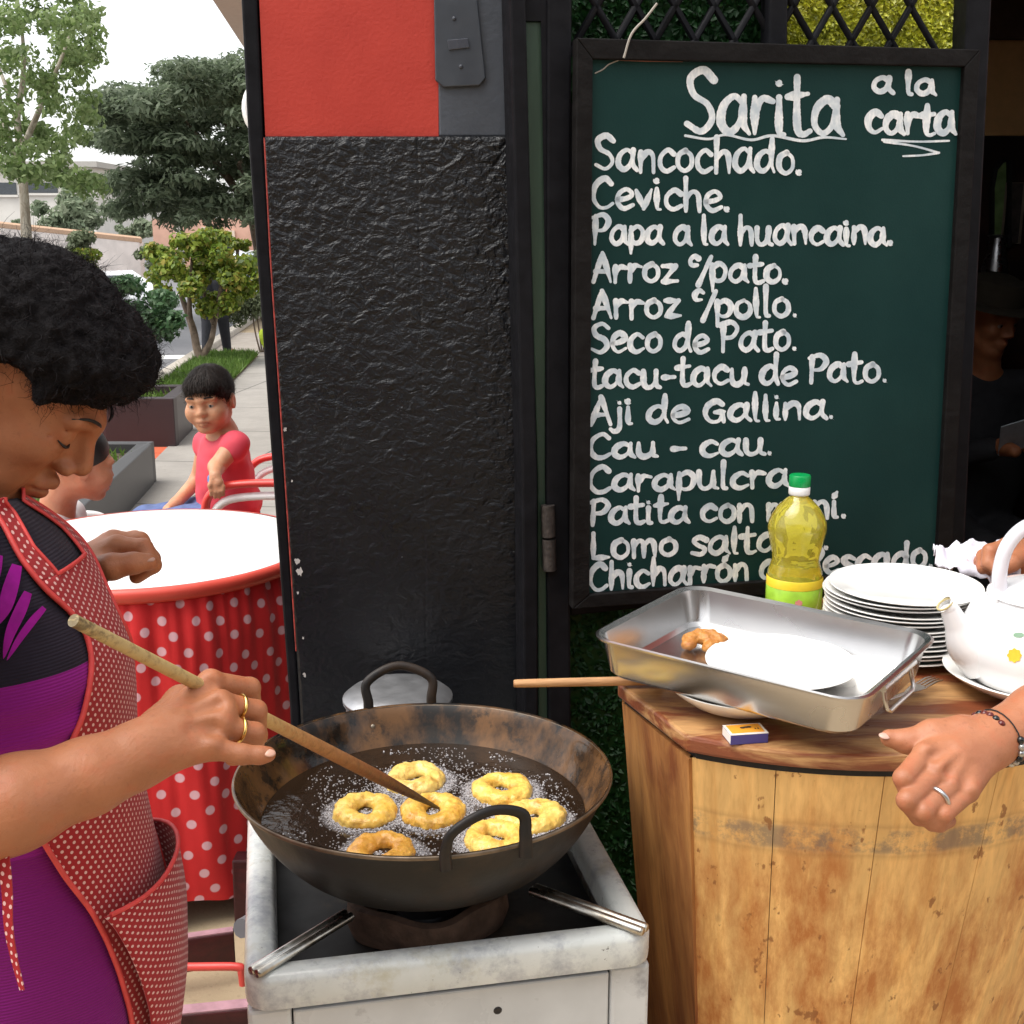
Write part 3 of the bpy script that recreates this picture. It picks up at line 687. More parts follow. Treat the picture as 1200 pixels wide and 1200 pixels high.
hg.build('hinge', plain('rusty_metal', (.05,.04,.035), .7, .3, var=.5, scale=80, bump=.5), door, smooth=40)
# back wall closing the facade behind gate and door jamb
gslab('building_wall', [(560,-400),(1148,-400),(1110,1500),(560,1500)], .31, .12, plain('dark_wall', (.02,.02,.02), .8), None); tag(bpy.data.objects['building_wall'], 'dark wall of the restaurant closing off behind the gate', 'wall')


# unseen house added behind the camera to deepen reflections and contrast on the facade
added_house = thing('house', (1.0, -6.0, 0), 'plain brown house added unseen behind the camera to deepen reflections', 'house')
hm_ = plain('brown_render', (.16,.115,.085), .9, var=.2, scale=2)
MB().box((1.0,-7.0,2.2), (16,2,4.4)).build('wall', hm_, added_house)
for x in (-5,-2,1,4,7): o = MB().box((x,-5.98,1.9), (1.3,.12,1.6)).build('window', glass_d, added_house); MB().box((x,-5.9,1.06), (1.5,.2,.08)).build('sill', sof, o)
MB().box((1.0,-6.9,4.5), (16.6,2.6,.2)).build('roof', plain('roof_slab_near', (.2,.17,.15), .9), added_house)
# ------------------------------------------------------------------ menu board with hand painted lettering
YBD = .150
bp = lambda x, y, o=0: gp_(x, y, YBD) + GN*o
board = thing('menu_board', bp(900, 690), 'tall dark green menu board with white hand painted dishes behind the oil bottle', 'menu board')
bm_ = NT('board_green'); o_ = bm_.obj()
bm_.P(Base_Color=bm_.mix(bm_.ramp(bm_.noise(o_, 3.5, 6, .6), [(.3,0),(.7,1)]), (.006,.027,.026), (.011,.040,.037)), Roughness=bm_.ramp(bm_.noise(o_, 6, 5), [(.3,.38),(.7,.55)]), Specular_IOR_Level=.12); bm_.bump(bm_.noise(o_, 300, 3), .15, .002)
I0 = [(695,69),(1131,78),(1098,666),(691,697)]; O0 = [(676,44),(1149,58),(1114,682),(671,714)]
gslab('panel', [(690,60),(1138,66),(1106,674),(684,704)], YBD, .012, bm_.m, board)
fw = wood_mat('frame_wood', (.009,.008,.008), (.005,.004,.004), (10,10,10), rough=.6, bump=.3, spec=.15)
for i in range(4):
    j = (i+1) % 4; gslab('frame', [O0[i], O0[j], I0[j], I0[i]], YBD-.012, .028, fw, board, bevel=.002)
rw = plain('bare_red_wood', (.20,.065,.04), .7, var=.4, scale=70)
t_ = MB(); t_.tube([gp_(x, y, YBD-.0005) for x, y in ((722,70),(760,71.5),(800,71.8))], .0014, 5); t_.build('worn_edge', rw, board)
t_ = MB(); t_.tube([gp_(x, y, YBD-.0005) for x, y in ((1130.5,82),(1122,240),(1113,400),(1098.5,664))], .0022, 5); t_.build('worn_edge', rw, board)
t_ = MB(); t_.tube(spline([gp_(x, y, YBD-.001) for x, y in ((697,86),(707,81),(714,75),(731,68))], 4), .0011, 4); t_.build('loose_thread', plain('thread', (.35,.32,.28), .9), board)
t_ = MB(); t_.tube(spline([gp_(x, y, YBD-.0135) for x, y in ((731,68),(740,40),(756,22),(770,4))], 4), .002, 5); t_.build('hanging_string', plain('string', (.35,.32,.28), .9), board)
GL = {
'a':(.62,[[(.46,.5),(.30,.62),(.10,.46),(.05,.18),(.2,.02),(.38,.16),(.46,.46)],[(.48,.62),(.46,.2),(.58,.0)]]),
'c':(.52,[[(.45,.5),(.28,.62),(.08,.42),(.08,.14),(.25,.0),(.47,.12)]]),
'd':(.62,[[(.46,.5),(.30,.62),(.10,.46),(.05,.18),(.2,.02),(.38,.16),(.46,.46)],[(.48,1.02),(.46,.3),(.54,0)]]),
'e':(.54,[[(.06,.28),(.3,.33),(.45,.46),(.3,.62),(.1,.48),(.06,.2),(.22,0),(.47,.12)]]),
'h':(.56,[[(.08,1.02),(.07,0)],[(.07,.36),(.25,.6),(.41,.5),(.44,0)]]),
'i':(.26,[[(.08,.6),(.08,.06),(.17,.0)],[(.08,.83),(.085,.84)]]),
'í':(.28,[[(.08,.6),(.08,.06),(.17,.0)],[(.07,.78),(.17,.98)]]),
'j':(.30,[[(.16,.6),(.15,-.1),(.02,-.25),(-.08,-.16)],[(.16,.83),(.165,.84)]]),
'l':(.27,[[(.08,1.02),(.08,.1),(.17,0)]]),
'm':(.74,[[(.06,.6),(.06,0)],[(.06,.4),(.2,.6),(.32,.5),(.33,0)],[(.33,.4),(.47,.6),(.6,.5),(.63,0)]]),
'n':(.55,[[(.06,.6),(.06,0)],[(.06,.38),(.24,.6),(.4,.5),(.43,0)]]),
'o':(.56,[[(.28,.62),(.09,.48),(.07,.16),(.25,0),(.44,.16),(.44,.46),(.28,.62)]]),
'ó':(.56,[[(.28,.62),(.09,.48),(.07,.16),(.25,0),(.44,.16),(.44,.46),(.28,.62)],[(.26,.78),(.40,.96)]]),
'p':(.54,[[(.06,.6),(.06,-.34)],[(.06,.48),(.28,.62),(.45,.42),(.38,.1),(.2,.02),(.07,.14)]]),
'r':(.44,[[(.06,.6),(.06,0)],[(.06,.34),(.2,.58),(.4,.54)]]),
's':(.48,[[(.42,.52),(.24,.62),(.08,.5),(.2,.34),(.39,.2),(.28,.02),(.04,.08)]]),
't':(.44,[[(.18,.98),(.16,.15),(.26,0),(.40,.06)],[(.0,.64),(.38,.70)]]),
'u':(.60,[[(.06,.6),(.07,.15),(.2,0),(.38,.15),(.44,.6)],[(.44,.6),(.44,.1),(.55,0)]]),
'v':(.50,[[(.04,.6),(.22,.02)],[(.22,.02),(.45,.64)]]),
'z':(.52,[[(.04,.58),(.42,.58)],[(.42,.58),(.05,.03)],[(.05,.03),(.47,.05)]]),
'A':(.62,[[(.03,0),(.28,1)],[(.28,1),(.54,0)],[(.10,.36),(.44,.36)]]),
'C':(.64,[[(.53,.82),(.36,1),(.12,.78),(.05,.36),(.2,.04),(.4,.02),(.57,.16)]]),
'G':(.66,[[(.50,.62),(.34,.74),(.12,.58),(.06,.28),(.2,.02),(.42,.04),(.50,.34)],[(.3,.34),(.56,.36)],[(.5,.3),(.54,0)]]),
'L':(.56,[[(.09,1),(.07,.06)],[(.07,.05),(.5,.06)]]),
'P':(.58,[[(.11,.95),(.08,0)],[(.02,.9),(.35,1),(.53,.78),(.38,.5),(.12,.46)]]),
'S':(.62,[[(.54,.84),(.34,1),(.1,.86),(.16,.6),(.42,.44),(.5,.2),(.3,0),(.03,.12)]]),
'.':(.22,[[(.08,.05),(.085,.055)]]), '-':(.46,[[(.05,.30),(.38,.31)]]), '/':(.34,[[(-.02,-.12),(.36,.92)]]), ' ':(.30,[]),
'ç':(.30,[[(.28,.86),(.16,.94),(.04,.80),(.08,.62),(.24,.62)]]),
}
paint = NT('white_brush_paint'); po = paint.obj()
k1 = paint.ramp(paint.noise(po, 34, 3, .6), [(.36,0),(.60,1)]); k2 = paint.ramp(paint.noise(paint.map(po, (1,1,.35)), 220, 3), [(.40,0),(.65,1)])
paint.P(Base_Color=paint.mix(paint.math('MULTIPLY', k1, paint.math('MULTIPLY_ADD', k2, .5, .5)), (.50,.57,.62), (.88,.89,.88)), Roughness=.6)
lay_n = [0]
def ribbon(mb, pts2, wpx, seed):
    g = np.random.default_rng(seed); c = spline(pts2, 7)
    seg = np.concatenate([[0], np.cumsum(np.linalg.norm(np.diff(c, axis=0), axis=1))])
    m = max(3, int(seg[-1]/1.6)+2); t = np.linspace(0, seg[-1], m); c = np.stack([np.interp(t, seg, c[:,0]), np.interp(t, seg, c[:,1])], 1)
    T = np.gradient(c, axis=0); T /= np.linalg.norm(T, axis=1)[:,None]+1e-9; Nn = np.stack([-T[:,1], T[:,0]], 1)
    tt = np.linspace(0, 1, m); wv = wpx*.5*(.80+.24*np.sin(PI*tt)+.20*np.sin(tt*6+g.uniform(0,6))) * (1+.035*g.normal(size=m))
    wv *= (1-.32*tt)
    def cap(p, n, d, w_):
        return [p + w_*(math.cos(a)*n + math.sin(a)*d) for a in np.linspace(0, PI, 6)]
    L = [c[i]+Nn[i]*wv[i] for i in range(m)]; R_ = [c[i]-Nn[i]*wv[i] for i in range(m)]
    lay_n[0] += 1; off = .0006 + (lay_n[0] % 9)*.00012
    poly2 = []; F = []
    V = [x for i in range(m) for x in (L[i], R_[i])]; F = [(2*i, 2*i+1, 2*i+3, 2*i+2) for i in range(m-1)]
    c0 = cap(c[0], Nn[0], -T[0], wv[0]); c1 = cap(c[-1], -Nn[-1], T[-1], wv[-1])
    n0 = len(V); V += c0; F.append(tuple(range(n0+5, n0-1, -1))); n1 = len(V); V += c1; F.append(tuple(range(n1+5, n1-1, -1)))
    mb.add([bp(x, y, off) for x, y in V], F)
def word(text, x0, y0, x1, y1, cap, wpx, seed, extra=()):
    g = np.random.default_rng(seed); W = sum(GL[ch][0] for ch in text); mb = MB(); cx = 0
    for ch in text:
        adv, strokes = GL[ch]; s_ = 1+g.normal()*.04; dy = g.normal()*.018; sl = g.normal()*.04
        for q in strokes:
            pts = []
            for (gx, gy) in q:
                gx2 = cx + gx + sl*gy*.3; gy2 = gy*s_+dy; t = gx2/W
                pts.append((x0+(x1-x0)*t, y0+(y1-y0)*t-gy2*cap))
            ww = wpx*1.25 if len(q) == 2 and abs(q[0][0]-q[1][0]) < .02 and abs(q[0][1]-q[1][1]) < .02 else wpx
            ribbon(mb, pts, ww, int(g.integers(1e6)))
        cx += adv
    for q, ww in extra: ribbon(mb, q, ww, seed+5)
    mb.build('lettering', paint.m, board)
def line(text, x0, y0, x1, y1, cap, wpx, seed, extra=()):
    W = sum(GL[c][0] for c in text); pos = 0
    for i, wd in enumerate(text.split(' ')):
        ww = sum(GL[c][0] for c in wd); t0, t1 = pos/W, (pos+ww)/W
        word(wd, x0+(x1-x0)*t0, y0+(y1-y0)*t0, x0+(x1-x0)*t1, y0+(y1-y0)*t1, cap, wpx, seed*7+i); pos += ww+.30
    for q, wq in extra:
        mb = MB(); ribbon(mb, q, wq, seed+5); mb.build('underline', paint.m, board)
line('Sarita', 803, 154, 990, 158, 72, 10.5, 1, [([(803,159),(830,163),(850,158),(880,164),(905,159),(940,165),(965,161),(991,163)], 4)])
line('a la', 1022, 107, 1098, 112, 27, 8, 2)
line('carta', 1015, 156, 1121, 158, 38, 9.0, 3, [([(1034,164),(1075,166),(1112,165)], 3.4), ([(1036,166),(1070,171),(1100,179)], 3.4), ([(1100,179),(1080,182),(1058,183)], 3.2)])
for i, (t, x0, y0, x1, y1, c) in enumerate([
 ('Sancochado.', 697,199,942,203,44), ('Ceviche.', 693,244,858,247,40), ('Papa a la huancaina.', 694,286,1048,287,36), ('Arroz ç/pato.', 694,331,926,330,34),
 ('Arroz ç/pollo.', 694,373,937,371,35), ('Seco de Pato.', 692,413,936,410,35), ('tacu-tacu de Pato.', 690,455,1042,447,35), ('Aji de Gallina.', 691,498,980,490,34),
 ('Cau - cau.', 689,537,908,532,30), ('Carapulcra', 689,577,926,570,33), ('Patita con maní.', 691,615,994,606,33), ('Lomo saltado.', 692,655,974,643,34), ('Chicharrón de Pescado.', 690,692,1096,664,33)]):
    line(t, x0, y0, x1, y1, c*.93, 7.2, 20+i)

# ------------------------------------------------------------------ half barrel counter
ZC = .86
def cl_(x, y, z): return CO + RB@np.array([x, y, z])
def sc(z): return 1 - .30*(ZC-z)
counter = thing('wooden_counter', cl_(0,-.15,0), 'worn wooden half barrel counter with varnish peeling off pale planks', 'counter')
HX, HR, YF, YK = .352, .554, -.428, .125
def arc(a0, a1, n, r): return [(r*math.sin(a), -r*math.cos(a)) for a in np.linspace(a0, a1, n)]
AM = math.atan2(HX, -YF)
LB, BK = (-.385,-.215), (-.16,YK)
top = [BK, LB] + arc(-AM, AM, 40, HR) + [(HX, YK)]
MB().prism(top, ZC-.024, ZC, RB, CO).build('tabletop', wood_mat('top_wood', (.52,.29,.12), (.20,.055,.022), (3.0,13,13), (0,0,-.35), rough=.34, cov=(.42,.56), gscale=2.2, spec=.5), counter, bevel=.005)
def inset(d): return [(BK[0]+d, YK-.01), (LB[0]+d, LB[1])] + arc(-AM+.02, AM-.02, 40, HR-d) + [(HX-d, YK-.01)]
MB().prism(inset(.012), ZC-.035, ZC-.024, RB, CO).build('gap_strip', M_['black_matte'], counter)
def stain(M, a):
    z = M.sep(M.obj())[2]; o = M.obj()
    lo = M.ramp(M.math('ADD', z, M.math('MULTIPLY', M.math('SUBTRACT', M.noise(M.map(o, (1,1,.35)), 9, 7, .7), .5), .50)), [(.60, 1), (.80, 0)])
    a = M.mix(M.math('MULTIPLY', lo, M.ramp(M.noise(M.map(o, (2.6,2.6,.8)), 5, 8, .72, .15), [(.42,0),(.62,.9)])), a, (.40,.125,.025))
    d = M.math('ABSOLUTE', M.math('SUBTRACT', M.math('ADD', z, M.math('MULTIPLY', M.noise(o, 20, 3), .012)), .727))
    band = M.math('MULTIPLY', M.ramp(d, [(.014,1),(.022,0)]), M.ramp(M.noise(M.map(o, (1,1,1)), 16, 6, .75), [(.44,0),(.56,1)]))
    a = M.mix(M.math('MULTIPLY', band, .62), a, (.10,.10,.105))
    ring = M.ramp(d, [(.022,0),(.024,1),(.026,1),(.028,0)])
    a = M.mix(M.math('MULTIPLY', ring, .35), a, (.2,.09,.03))
    kn = M.ramp(M.vor(M.map(o, (1,1,.55)), 8.5), [(.05,1),(.085,0)])
    a = M.mix(M.math('MULTIPLY', kn, .8), a, (.17,.065,.025))
    sp = M.ramp(M.noise(M.map(o, (1,1,.6)), 38, 4, .6), [(.64,0),(.68,1)])
    return M.mix(M.math('MULTIPLY', sp, .8), a, (.24,.085,.025))
pine = wood_mat('pine_planks', (.80,.49,.18), (.62,.29,.07), (9,9,.22), rough=.5, cov=(.50,.80), bump=.2, gscale=3.4, extra=stain)
ZP = ZC-.035
bounds = [-AM]
for px in (905, 1028, 1157):
    q = aY(px, 1000, 1.5); 
    best = min(np.linspace(-AM, AM, 400), key=lambda a: abs(proj(cl_(*(np.array([math.sin(a), -math.cos(a)])*HR*sc(.72)), .72))[0]-px)); bounds.append(best)
bounds.append(AM)
def wall_strip(pts2, t2, name, m, zs=(0, .25, .5, .7, ZP)):
    n = len(pts2); G = []; 
    for z in zs:
        s_ = sc(z); row = [cl_(x*s_, y*s_ if y < 0 else y, z) for x, y in pts2]
        inn = [cl_(x*s_, y*s_ if y < 0 else y, z) for x, y in t2][::-1]; G.append(row+inn)
    b = MB(); b.grid(G, closed_u=True); k_ = 2*n
    b.F.append(tuple(range(k_))); b.F.append(tuple(range(len(zs)*k_-1, (len(zs)-1)*k_-1, -1)))
    return b.build(name, m, counter, smooth=30)
for i in range(4):
    a0, a1 = bounds[i], bounds[i+1]; e = .0013 if i != 1 else .0006
    wall_strip(arc(a0+(e if i else 0), a1-(e if i < 3 else 0), 12, HR-.006-.0008*(i % 2)), arc(a0+e, a1-e, 12, HR-.028), 'front_plank', pine)
side_w = wood_mat('side_wood', (.50,.235,.07), (.20,.060,.017), (9,9,.7), rough=.6, cov=(.34,.66), bump=.3, gscale=3.2)
wall_strip([(LB[0]+.006, LB[1]+.004), (-HX+.001, YF-.002)], [(LB[0]+.028, LB[1]), (-HX+.022, YF+.012)], 'side_panel', side_w)
wall_strip([(BK[0]+.004, BK[1]-.012), (LB[0]+.008, LB[1]+.010)], [(BK[0]+.03, BK[1]-.02), (LB[0]+.030, LB[1]+.004)], 'back_panel', side_w)
wall_strip([(HX-.001, YF-.002), (HX-.001, YK-.012)], [(HX-.022, YF+.012), (HX-.022, YK-.012)], 'side_panel', side_w)

# ------------------------------------------------------------------ crockery on the counter
def plate_prof(r, h, foot=.55): return [(0,.003),(r*foot*.95,.003),(r*foot,0),(r*foot*1.05,.001),(r*.8,h*.45),(r*.97,h*.85),(r,h*.97),(r*.995,h*1.06),(r*.95,h*1.0),(r*.76,h*.62),(r*.62,.0055),(0,.005)]
pc = aZ(1056, 690, .965); pc[2] = ZC
ords = ['topmost', 'second from the top', 'third from the top', 'fourth from the top', 'fifth from the top', 'sixth from the top', 'seventh from the top', 'seventh from the bottom', 'sixth from the bottom', 'fifth from the bottom', 'fourth from the bottom', 'third from the bottom', 'second from the bottom', 'lowest']
p0 = MB().lathe(plate_prof(.119, .017), pc+[0,0,13*.0076], 64).build('dinner_plate', M_['porcelain'], None, smooth=50)
p0.data.transform(Matrix.Translation((-pc[0], -pc[1], -pc[2]-13*.0076)))
gg = np.random.default_rng(3)
for i in range(14):
    o = p0 if i == 0 else p0.copy()
    if i: COL.objects.link(o)
    o.location = (pc[0]+gg.normal()*.0022, pc[1]+gg.normal()*.0022, ZC+(13-i)*.0076); o.rotation_euler = (gg.normal()*.006, gg.normal()*.006, i)
    tag(o, ('white dinner plate, %s in the stack beside the oil bottle' % ords[i]), 'plate', 'stacked white dinner plates')
# oil bottle
bc = aZ(929, 716, ZC); 
bottle = thing('oil_bottle', bc, 'waisted clear plastic bottle of yellow cooking oil with green cap', 'bottle')
H_ = np.array([proj(bc)[1], 0]); hb = .252
oil = NT('cooking_oil'); oil.P(Base_Color=(1.0,.88,.10), Roughness=.02, Transmission_Weight=.74, IOR=1.38, Coat_Weight=.5); oil.bump(oil.vor(oil.map(oil.obj(), (1,1,.6)), 34), .5, .006)
prof = [(0,.001),(.045,.001),(.0485,.005),(.0485,.064),(.0475,.075),(.043,.088),(.0410,.097),(.0415,.105),(.0465,.128),(.0515,.152),(.0500,.165),(.0455,.177),(.036,.192),(.023,.205),(.016,.211),(.0145,.214),(.0145,.219),(0,.219)]
MB().lathe(prof, bc, 48, wob=lambda t, z: 1+(.018*math.cos(9*t)*max(0, 1-abs(z-.125)/.04)) + .012*math.cos(7*t)*max(0, 1-abs(z-.086)/.02)).build('oil', oil.m, bottle, smooth=70)
MB().lathe([(.0487,.006),(.0495,.007),(.0495,.050),(.0487,.051)], bc, 48).build('label', plain('label_green', (.34,.62,.05), .35, var=.25, scale=25), bottle, smooth=60)
MB().lathe([(.0487,.0505),(.0496,.051),(.0496,.0655),(.0487,.067)], bc, 48, wob=lambda t, z: 1).build('label_band', plain('label_yellow', (.88,.66,.04), .35, var=.1), bottle, smooth=60)
def onb(ang, z, r=.0500): a = -PI/2+ang; return bc+np.array([r*math.cos(a), r*math.sin(a), z])
em = MB(); em.add([onb(-.05+.13*math.cos(t), .03+.0055*math.sin(t)*(1.3 if k_ % 2 else .8), .0503) for k_, t in enumerate(np.linspace(0, 2*PI, 12, endpoint=False))], [tuple(range(12))]); em.build('emblem', plain('emblem_pink', (.75,.30,.28), .4), bottle)
em = MB(); em.add([onb(.55, .008, .0501), onb(.68, .008, .0501), onb(.95, .048, .0501), onb(.87, .049, .0501)], [(0,1,2,3)]); em.build('leaf_motif', plain('leaf_motif', (.55,.68,.25), .4), bottle)
MB().lathe([(.0145,.213),(.0175,.214),(.0185,.216),(.0185,.228),(.0175,.229),(0,.229)], bc, 32).build('neck_ring', M_['white_plastic'], bottle, smooth=50)
MB().lathe([(0,.2292),(.018,.2292),(.0185,.231),(.0185,.247),(.017,.2495),(0,.25)], bc, 48, wob=lambda t, z: 1+.012*math.cos(24*t)).build('cap', plain('cap_green', (.0,.30,.07), .3, var=.05), bottle, smooth=50)
# roasting pan
PT = rad(-37); Rt = rotz(PT) @ np.array(Matrix.Rotation(rad(1.5), 3, 'X')) @ np.array(Matrix.Rotation(rad(.6), 3, 'Y'))
tc = np.array([.357, 1.630, .905])
pan = thing('roasting_pan', (tc[0], tc[1], ZC), 'rectangular stainless steel roasting pan tilted on a white bowl', 'roasting pan')
def rrect(a, b, r, n=7):
    return [(sx*(a-r)+r*math.cos(t0+t), sy*(b-r)+r*math.sin(t0+t)) for (sx, sy, t0) in ((1,1,0),(-1,1,PI/2),(-1,-1,PI),(1,-1,1.5*PI)) for t in np.linspace(0, PI/2, n)]
loops = [(a_*.955, b__*.955, r__, z__, f__) for a_, b__, r__, z__, f__ in [(.186,.136,.030,0,'o'),(.194,.142,.034,.006,'o'),(.204,.150,.036,.054,'o'),(.212,.157,.040,.056,'o'),(.213,.158,.040,.059,'o'),(.209,.155,.039,.0605,'o'),(.201,.1475,.034,.057,'i'),(.190,.138,.030,.008,'i'),(.183,.133,.028,.0022,'i')]]
G = [[tc + Rt@np.array([x, y, z]) for x, y in rrect(a, b, r)] for a, b, r, z, _ in loops]
steel = NT('brushed_steel'); steel.P(Base_Color=steel.mix(steel.noise(scale=6, detail=3), (.50,.49,.48), (.60,.59,.58)), Metallic=1.0, Roughness=steel.ramp(steel.noise(scale=7, detail=3), [(.3,.20),(.7,.30)])); steel.bump(steel.noise(scale=10, detail=2), .05, .004)
b = MB(); b.grid(np.array(G), closed_u=True); n_ = len(G[0]); b.F.append(tuple(range(n_-1, -1, -1))); b.F.append(tuple((len(G)-1)*n_+k_ for k_ in range(n_))); b.build('pan_body', steel.m, pan, smooth=35)
for s_ in (1, -1):
    def tp(x, y, z): return tc + Rt@np.array([s_*x*.955, y, z])
    h_ = MB(); h_.tube([tp(.203,-.05,.047), tp(.206,-.05,.030), tp(.210,-.05,.016), tp(.212,-.042,.011), tp(.212,.042,.011), tp(.210,.05,.016), tp(.206,.05,.030), tp(.203,.05,.047)], .0032, 8)
    ho = h_.build('handle', steel.m, pan, smooth=60)
    h_ = MB(); h_.tube([tp(.205,-.058,.046), tp(.205,.058,.046)], .0055, 8); h_.build('hinge_bar', steel.m, ho, smooth=60)
# plate lying upside down in the pan, fried pieces
def on_pan(px, py, z=.003):
    n = Rt@np.array([0,0,1.0]); return on_plane(px, py, tc+n*z, n)
q = on_pan(915, 777, .012); nrm = Rt
r_ = MB().lathe(plate_prof(.108, .013), q-Rt@np.array([0,0,.009]), 64, Rt).build('serving_plate', M_['porcelain'], None, smooth=50); tag(r_, 'plain white plate lying in the steel roasting pan', 'plate')
fry = NT('fried_crust'); fo = fry.obj(); fry.P(Base_Color=fry.mix(fry.ramp(fry.noise(fo, 30, 6, .65), [(.35,0),(.65,1)]), (.34,.11,.02), (.62,.28,.06)), Roughness=.42); fry.bump(fry.noise(fo, 120, 5), .8, .004)
q = on_pan(826, 752, .012); S = Sdf()
for (dx, dy, dz, r0) in [(-.026,-.014,.0,.011),(-.022,.0,.004,.013),(-.006,.008,.006,.014),(.010,.008,.006,.014),(.022,.0,.003,.013),(.012,-.012,.0,.011),(.002,-.018,-.002,.010),(-.001,.0,.004,.010)]: S.ell(q+np.array([dx,dy,dz]), (r0,r0*.9,r0*.8), k=.006)
V, Q = S.mesh(.0016); nn = vnormals(V, Q); V = V + nn*np.array([[mnoise.noise(Vector(v*130))*.0022] for v in V])
o = build('fried_snack', V, Q, fry.m, smooth=180); tag(o, 'golden brown fried snack lying in the corner of the steel pan', 'snack')
# bowl under the pan
q = aZ(868, 799, ZC+.040); q[2] = ZC+.002; MBo = MB().lathe([(0,.002),(.045,.0),(.05,.002),(.075,.013),(.098,.030),(.106,.038),(.107,.040),(.104,.040),(.09,.030),(.06,.012),(.03,.006),(0,.006)], q, 56)
tag(MBo.build('soup_bowl', M_['porcelain'], None, smooth=50), 'shallow white bowl propping up the steel roasting pan', 'bowl')
# matchbox
q = aZ(873, 866, ZC); R = rotz(rad(9)); mbx = thing('matchbox', q, 'small matchbox with orange top and blue striking sides on the counter', 'matchbox')
MB().box(q+[0,0,.007], (.052,.034,.0135), R).build('sleeve', plain('match_blue', (.06,.05,.22), .5), mbx, bevel=.0006)
MB().box(q+[0,0,.0072], (.0526,.0325,.0115), R).build('tray', plain('match_card', (.78,.74,.70), .6), mbx, bevel=.0005)
MB().box(q+[0,0,.0141], (.0525,.0342,.0006), R).build('top_edge', plain('match_white', (.75,.72,.68), .5), mbx)
MB().box(q+R@np.array([0,.001,.0146]), (.045,.0265,.0006), R).build('top_label', plain('match_orange', (.80,.36,.03), .5, var=.1), mbx)
em = MB()
for (x, y) in ((.002,.004),(.006,.0045),(-.003,.003)): em.add([q+R@np.array([x+.004*math.cos(t), y+.003*math.sin(t), .01515+.0001*abs(x)*100]) for t in np.linspace(0, 2*PI, 8, endpoint=False)], [tuple(range(8))])
for x in (.013,.017): em.add([q+R@np.array([x+d0, -.002+d1, .0152]) for d0, d1 in ((-.001,-.002),(.001,-.002),(.001,.002),(-.001,.002))], [(0,1,2,3)])
em.build('emblem', plain('match_dark', (.05,.03,.02), .6), mbx)
# wooden spoon handle
a = aZ(603, 801, ZC+.010); b_ = aZ(775, 797, ZC+.010); t_ = MB(); t_.tube(spline([a+(b_-a)*t for t in (0,.02,.3,.7,1)], 4), [.0035,.0062,.0066,.0070,.008], 10)
tag(t_.build('wooden_spoon', wood_mat('spoon_wood', (.62,.36,.17), (.40,.19,.08), (2,12,12), rough=.6), smooth=60), 'thin pale wooden spoon handle sticking out over the counter\'s left edge', 'spoon')
# fork
fk = MB(); a, b_, c_ = aZ(985, 847, ZC+.004), aZ(1062, 812, ZC+.010), aZ(1112, 788, ZC+.016)
fk.tube(spline([a, (a+b_)/2+[0,0,.004], b_], 6), [.0045,.0035,.003,.004], 8, flat=.4)
d = unit(c_-b_); s_ = unit(np.cross(d, [0,0,1])); fk.tube(spline([b_, b_+d*.02, b_+d*.035], 4), [.004,.010,.0125], 10, flat=.2)
for k_ in (-1.5,-.5,.5,1.5): fk.tube([b_+d*.033+s_*k_*.0058, b_+d*.06+s_*k_*.0062+[0,0,.002], b_+d*.078+s_*k_*.0062], [.002,.0018,.001], 6)
tag(fk.build('fork', steel.m, smooth=60), 'steel fork lying between the roasting pan and the kettle', 'fork')
# kettle on its plate
kc = aZ(1212, 797, ZC+.016); kp = MB().lathe([(0,.002),(.06,0),(.066,.002),(.10,.010),(.126,.026),(.130,.030),(.126,.031),(.09,.016),(.06,.008),(0,.007)], kc-[0,0,.014], 56).build('serving_plate', M_['porcelain'], None, smooth=50)
tag(kp, 'deep white plate underneath the enamel kettle', 'plate')
ket = thing('kettle', kc, 'white enamel kettle painted with yellow flowers at the right edge', 'kettle')
KS = 1.0
MB().lathe([(0,.0),(.082,.0),(.094,.006),(.106,.024),(.112,.05),(.110,.078),(.098,.106),(.080,.122),(.074,.126),(.074,.130),(.070,.130)], kc, 64).build('kettle_body', M_['enamel'], ket, smooth=60)
MB().lathe([(.077,.131),(.076,.135),(.060,.146),(.035,.154),(.012,.158),(0,.158)], kc, 56).build('lid', M_['enamel'], ket, smooth=60)
ko = MB().lathe([(.0,.158),(.008,.158),(.006,.166),(.014,.172),(.016,.18),(.010,.187),(0,.188)], kc, 24).build('knob', M_['enamel'], ket, smooth=60)
kx = unit(np.array([-1,-.12,0])); ky = np.cross([0,0,1], kx)
def kp_(x, z, y=0): return kc + kx*x + np.array([0,0,z]) + ky*y
sp = MB(); sp.tube(spline([kp_(.085,.035), kp_(.112,.060), kp_(.128,.090), kp_(.143,.118)], 6), [.034,.028,.018,.013], 18); sp.tube(spline([kp_(.139,.112), kp_(.1445,.1195), kp_(.150,.123)], 4), [.013,.0135,.0125], 18, cap=False); sp.build('spout', M_['enamel'], ket, smooth=70)
sp = MB(); sp.tube([kp_(.1495,.1228)+.012*(math.cos(t)*unit(np.cross(ky, unit(kx*.5+np.array([0,0,.6])))) + math.sin(t)*ky) for t in np.linspace(0, 2*PI, 20, endpoint=False)], .0016, 6, closed=True); sp.build('spout_rim', plain('rim_gold', (.55,.45,.22), .4), ket, smooth=60)
hd = MB(); hd.tube(spline([kp_(.066,.134), kp_(.070,.170), kp_(.062,.208), kp_(.038,.234), kp_(0,.243), kp_(-.038,.234), kp_(-.062,.208), kp_(-.070,.170), kp_(-.066,.134)], 6), .0105, 14); ho = hd.build('handle', plain('handle_white', (.74,.74,.80), .2, var=.03, coat=.3), ket, smooth=80)
